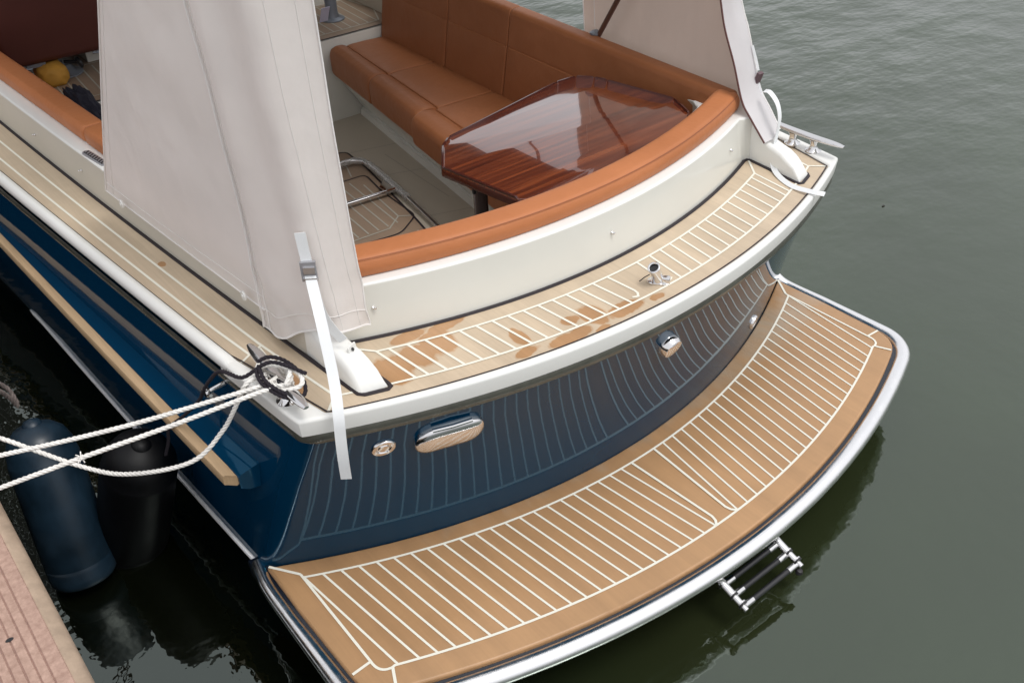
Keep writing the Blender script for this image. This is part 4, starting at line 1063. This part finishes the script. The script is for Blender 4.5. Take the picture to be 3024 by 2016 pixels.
rope([(-.965, -.690, .648), (-1.0, -.692, .652), (-1.021, -.69, .64), (-1.042, -.681, .6), (-1.083, -.653, .52), (-1.164, -.633, .46), (-1.28, -.532, .42), (-1.359, -.432, .42), (-1.486, -.305, .5), (-1.56, -.23, .53)], .0056, ROPEW, 'slack white rope sagging in a loop between the cleat and the dock', 'white mooring ropes')
fr = MB(); random.seed(5)
for k in range(12):
    c = Vector((-1.372, -.588, .569)); d = Vector((random.uniform(-1, 1), random.uniform(-1, 1), random.uniform(-1, 1))).normalized()*random.uniform(.006, .014)
    v, f = tube_data([c, c+d*.6+Vector((0, 0, .002)), c+d], .0013, 5); fr.add(v, f)
tag(fr.obj('rope_fray', ROPEW, None), 'frayed whipping tuft on the lower taut white rope', 'rope end')
# black fender line
rope([(-.906, -.778, .672), (-.928, -.745, .684), (-.950, -.712, .688), (-.972, -.700, .684), (-.985, -.690, .672), (-1.016, -.672, .655), (-1.035, -.60, .640), (-1.045, -.530, .575), (-1.056, -.495, .528), (-1.062, -.45, .47), (-1.088, -.36, .375), (-1.118, -.315, .325), (-1.128, -.300, .27), (-1.142, -.285, .22)], .0048, ROPEB, 'black rope tied over the port cleat and led down to the black fender', None, extra=[[(-.985, -.69, .675), (-.992, -.725, .66), (-.975, -.775, .645), (-.945, -.80, .635), (-.920, -.79, .64), (-.912, -.755, .665), (-.925, -.715, .682), (-.95, -.690, .690), (-.975, -.682, .684)], [(-.978, -.690, .680), (-.984, -.735, .664), (-.966, -.782, .65), (-.942, -.80, .640)]], name='fender_rope')

# ------------------------------------------------------------------ fenders
def fender(name, top, bot, r, mat, label, L):
    top = Vector(top); bot = Vector(bot); ax = (top-bot).normalized(); M = ax.to_track_quat('Z', 'Y').to_matrix()
    t = thing(name, label, 'fender', bot, 'cylindrical fenders hanging against the boat')
    prof = [(.001, -.004), (r*.35, -.006), (r*.70, -.010), (r*.90, -.008), (r*.975, .002), (r*1.0, .022), (r*1.008, .045), (r*1.012, L*.12), (r*1.005, L*.124), (r*1.012, L*.128), (r*1.015, L*.5), (r*1.0, L-.09), (r*.98, L-.08), (r*.965, L-.078), (r*.94, L-.05), (r*.80, L-.018), (r*.55, L+.004), (r*.32, L+.012), (.022, L+.016)]
    v, f = lathe(prof, 40, (0, 0, 0), M); mesh_obj('fender_body', v, f, mat, t, angle=50)
    v, f = lathe([(.034, L-.004), (.026, L+.016), (.020, L+.024), (.010, L+.028), (.001, L+.029)], 24, (0, 0, 0), M); mesh_obj('fender_eye', v, f, mat, t)
    return t
f1 = fender('boat_fender', (-1.385, .03, .30), (-1.427, -.115, -.195), .094, FENDN, 'navy blue cylindrical fender hanging beside the dock edge', .47)
f2 = fender('boat_fender', (-1.175, -.235, .27), (-1.275, -.06, -.24), .103, FENDB, 'black cylindrical fender hanging in the shade against the hull', .50)
rope([(-1.40, .035, .33), (-1.412, .028, .372), (-1.432, .01, .42), (-1.475, .0, .475), (-1.55, .0, .50)], .0065, ROPEG, 'grey fender rope rising from the navy fender to the dock', None, extra=[[(-1.398, .04, .335), (-1.405, .06, .38), (-1.44, .06, .43), (-1.49, .05, .47), (-1.56, .05, .485)]], name='fender_rope')

# ------------------------------------------------------------------ dock
dk = thing('wooden_dock', 'reddish grooved plank dock with a pale edging board beside the navy fender', 'dock', (-2.4, 0, .45))
d0 = Vector((-2.4, 0, .45))
def board(x0, x1, name, mat, z=.45, gr=True, y0=-2.0, y1=6):
    mb = MB(); prof = []; r = .004
    x = x0+.001; prof.append((x0+.001, z-.03)); prof.append((x0+.001, z-.004)); prof.append((x0+.004, z))
    g = x0+.012
    while gr and g < x1-.014:
        prof += [(g, z), (g+.0012, z-.0022), (g+.0030, z-.0022), (g+.0042, z)]; g += .0195
    prof += [(x1-.004, z), (x1-.001, z-.004), (x1-.001, z-.03)]
    V = []; F_ = []
    for yy in (y0, y1): V += [(a, yy, b) for a, b in prof]
    n = len(prof)
    mi = []
    for i in range(n-1):
        F_.append((i, i+1, n+i+1, n+i)); mi.append(1 if prof[i][1] < z-.002 and prof[i+1][1] < z-.002 and 2 < i < n-4 else 0)
    return mesh_obj(name, [Vector(p)-d0 for p in V], F_, [mat, DOCKG], dk, smooth=False, midx=mi)
xe = -1.545
edge = [(xe-.024, .448), (xe-.006, .440), (xe, .424), (xe, .30), (xe-.05, .30), (xe-.05, .44), (xe-.026, .4485)]
v = []; 
for yy in (-2.0, 6): v += [Vector((a, yy, b))-d0 for a, b in edge]
n = len(edge); f = [(i, (i+1) % n, n+(i+1) % n, n+i) for i in range(n)]
mesh_obj('edge_board', v, f, DOCKE, dk, smooth=True, angle=60)
x = xe-.026
for k in range(8): board(x-.142, x, 'deck_board', DOCKM); x -= .146
v, f = box((xe-.62, 2.0, .2), (1.1, 8, .44)); v = [Vector(p)-d0-Vector((0, 0, 0)) for p in v]; v = [p+Vector((0, 0, -.005-.001)) for p in v]
mesh_obj('dock_float', v, f, DOCKS, dk, smooth=False)
v, f = sheet([(xe-.095+.008*math.cos(a*PI/6), -.86+.005*math.sin(a*PI/6)) for a in range(12)], .4504); mesh_obj('knot_hole', [Vector(p)-d0 for p in v], f, PLASTIC, dk, smooth=False, recalc=False)

hw_ = thing('unseen_dark_wall', 'unseen dark plank wall added to darken the berth reflections', 'wall', (-2.2, 7.5, 0))  # unseen wall added to keep sky out of the berth reflections
mb = MB(); 
for i in range(30):
    v, f = box((-5.1+.22*i, .0+.012*(i % 2), 3.6), (.21, .05, 8.4)); mb.add(v, f)
mb.obj('unseen_wall_planks', simple('unseen_dark_planks', (.018, .016, .015), .8, var=.3, vscale=5, bmp=.4, bscale=30), hw_, smooth=False)
# ------------------------------------------------------------------ water and floating bits
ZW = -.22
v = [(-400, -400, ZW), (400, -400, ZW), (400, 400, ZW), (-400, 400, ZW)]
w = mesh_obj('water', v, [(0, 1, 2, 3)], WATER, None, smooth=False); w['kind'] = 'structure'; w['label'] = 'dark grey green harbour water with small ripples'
random.seed(11)
LEAF = simple('floating_leaf', (.02, .018, .012), .6)
spots = [(2.94, 1.12, .016, 'small dark leaf floating nearest to the starboard cleat'), (2.3, 2.6, .03, 'dark leaf floating just beyond the starboard canvas curtain'), (3.35, 2.35, .022, 'brown leaf drifting on the open water past the curtain'), (4.6, 4.4, .035, 'largest dark leaf floating far out on the rippled water'), (2.2, -.35, .010, 'tiny leaf speck floating level with the platform corner')]
for i, (x, y, s_, lb) in enumerate(spots):
    pts = [(x+s_*math.cos(a)*(1 if a % 2 else .7), y+s_*.45*math.sin(a)) for a in [j*PI/5 for j in range(10)]]
    v, f = prism(pts, ZW+.001, ZW+.004, .001, 1); o = mesh_obj('floating_leaf', v, f, LEAF, None, smooth=False)
    tag(o, lb, 'leaf', 'leaves on the water')

# ------------------------------------------------------------------ light, sky, camera
SUN_EL, SUN_AZ = math.radians(66), math.radians(160)
wd = bpy.data.worlds.new('World'); sc.world = wd; wd.use_nodes = True; nt = wd.node_tree
bg = nt.nodes['Background']; sky = N(nt, 'ShaderNodeTexSky'); sky.sky_type = 'NISHITA'; sky.sun_disc = False
sky.sun_elevation = SUN_EL; sky.sun_rotation = SUN_AZ; sky.dust_density = 5; sky.air_density = 1.0; sky.ozone_density = 1
hs_ = N(nt, 'ShaderNodeHueSaturation'); hs_.inputs['Saturation'].default_value = .12; hs_.inputs['Value'].default_value = 1.0
nt.links.new(sky.outputs[0], hs_.inputs['Color'])
# thick even cloud: level the sky out
mixc = N(nt, 'ShaderNodeMix', data_type='RGBA'); mixc.inputs['Factor'].default_value = .55; mixc.inputs['B'].default_value = (8.6, 8.7, 9.1, 1)
nt.links.new(hs_.outputs[0], mixc.inputs['A']); nt.links.new(mixc.outputs['Result'], bg.inputs['Color'])
bg.inputs['Strength'].default_value = .138
sd = bpy.data.lights.new('sun', 'SUN'); sd.energy = 1.25; sd.angle = math.radians(22); sd.color = (1, .97, .93)
so = bpy.data.objects.new('sun', sd); COL.objects.link(so)
dirv = Vector((math.sin(SUN_AZ)*math.cos(SUN_EL), math.cos(SUN_AZ)*math.cos(SUN_EL), math.sin(SUN_EL)))
so.rotation_euler = dirv.to_track_quat('Z', 'Y').to_euler()

cd = bpy.data.cameras.new('camera'); cam = bpy.data.objects.new('camera', cd); COL.objects.link(cam); sc.camera = cam
yaw, pit, rol = 6.56466893e-01, 6.37506333e-01, -3.80879034e-02
F = Vector((math.sin(yaw)*math.cos(pit), math.cos(yaw)*math.cos(pit), -math.sin(pit)))
R = F.cross(Vector((0, 0, 1))).normalized(); U = R.cross(F)
R2 = R*math.cos(rol)+U*math.sin(rol); U2 = -R*math.sin(rol)+U*math.cos(rol)
M = Matrix((R2, U2, -F)).transposed().to_4x4(); M.translation = Vector((-1.57391919, -2.39643839, 1.99056321))
cam.matrix_world = M
cd.sensor_width = 36; cd.lens = 2852.52/3024*36; cd.clip_start = .02; cd.clip_end = 1500
sc.view_settings.view_transform = 'Standard'; sc.view_settings.look = 'None'; sc.view_settings.exposure = 0; sc.view_settings.gamma = 1
sc.cycles.max_bounces = 10; sc.cycles.use_denoising = True
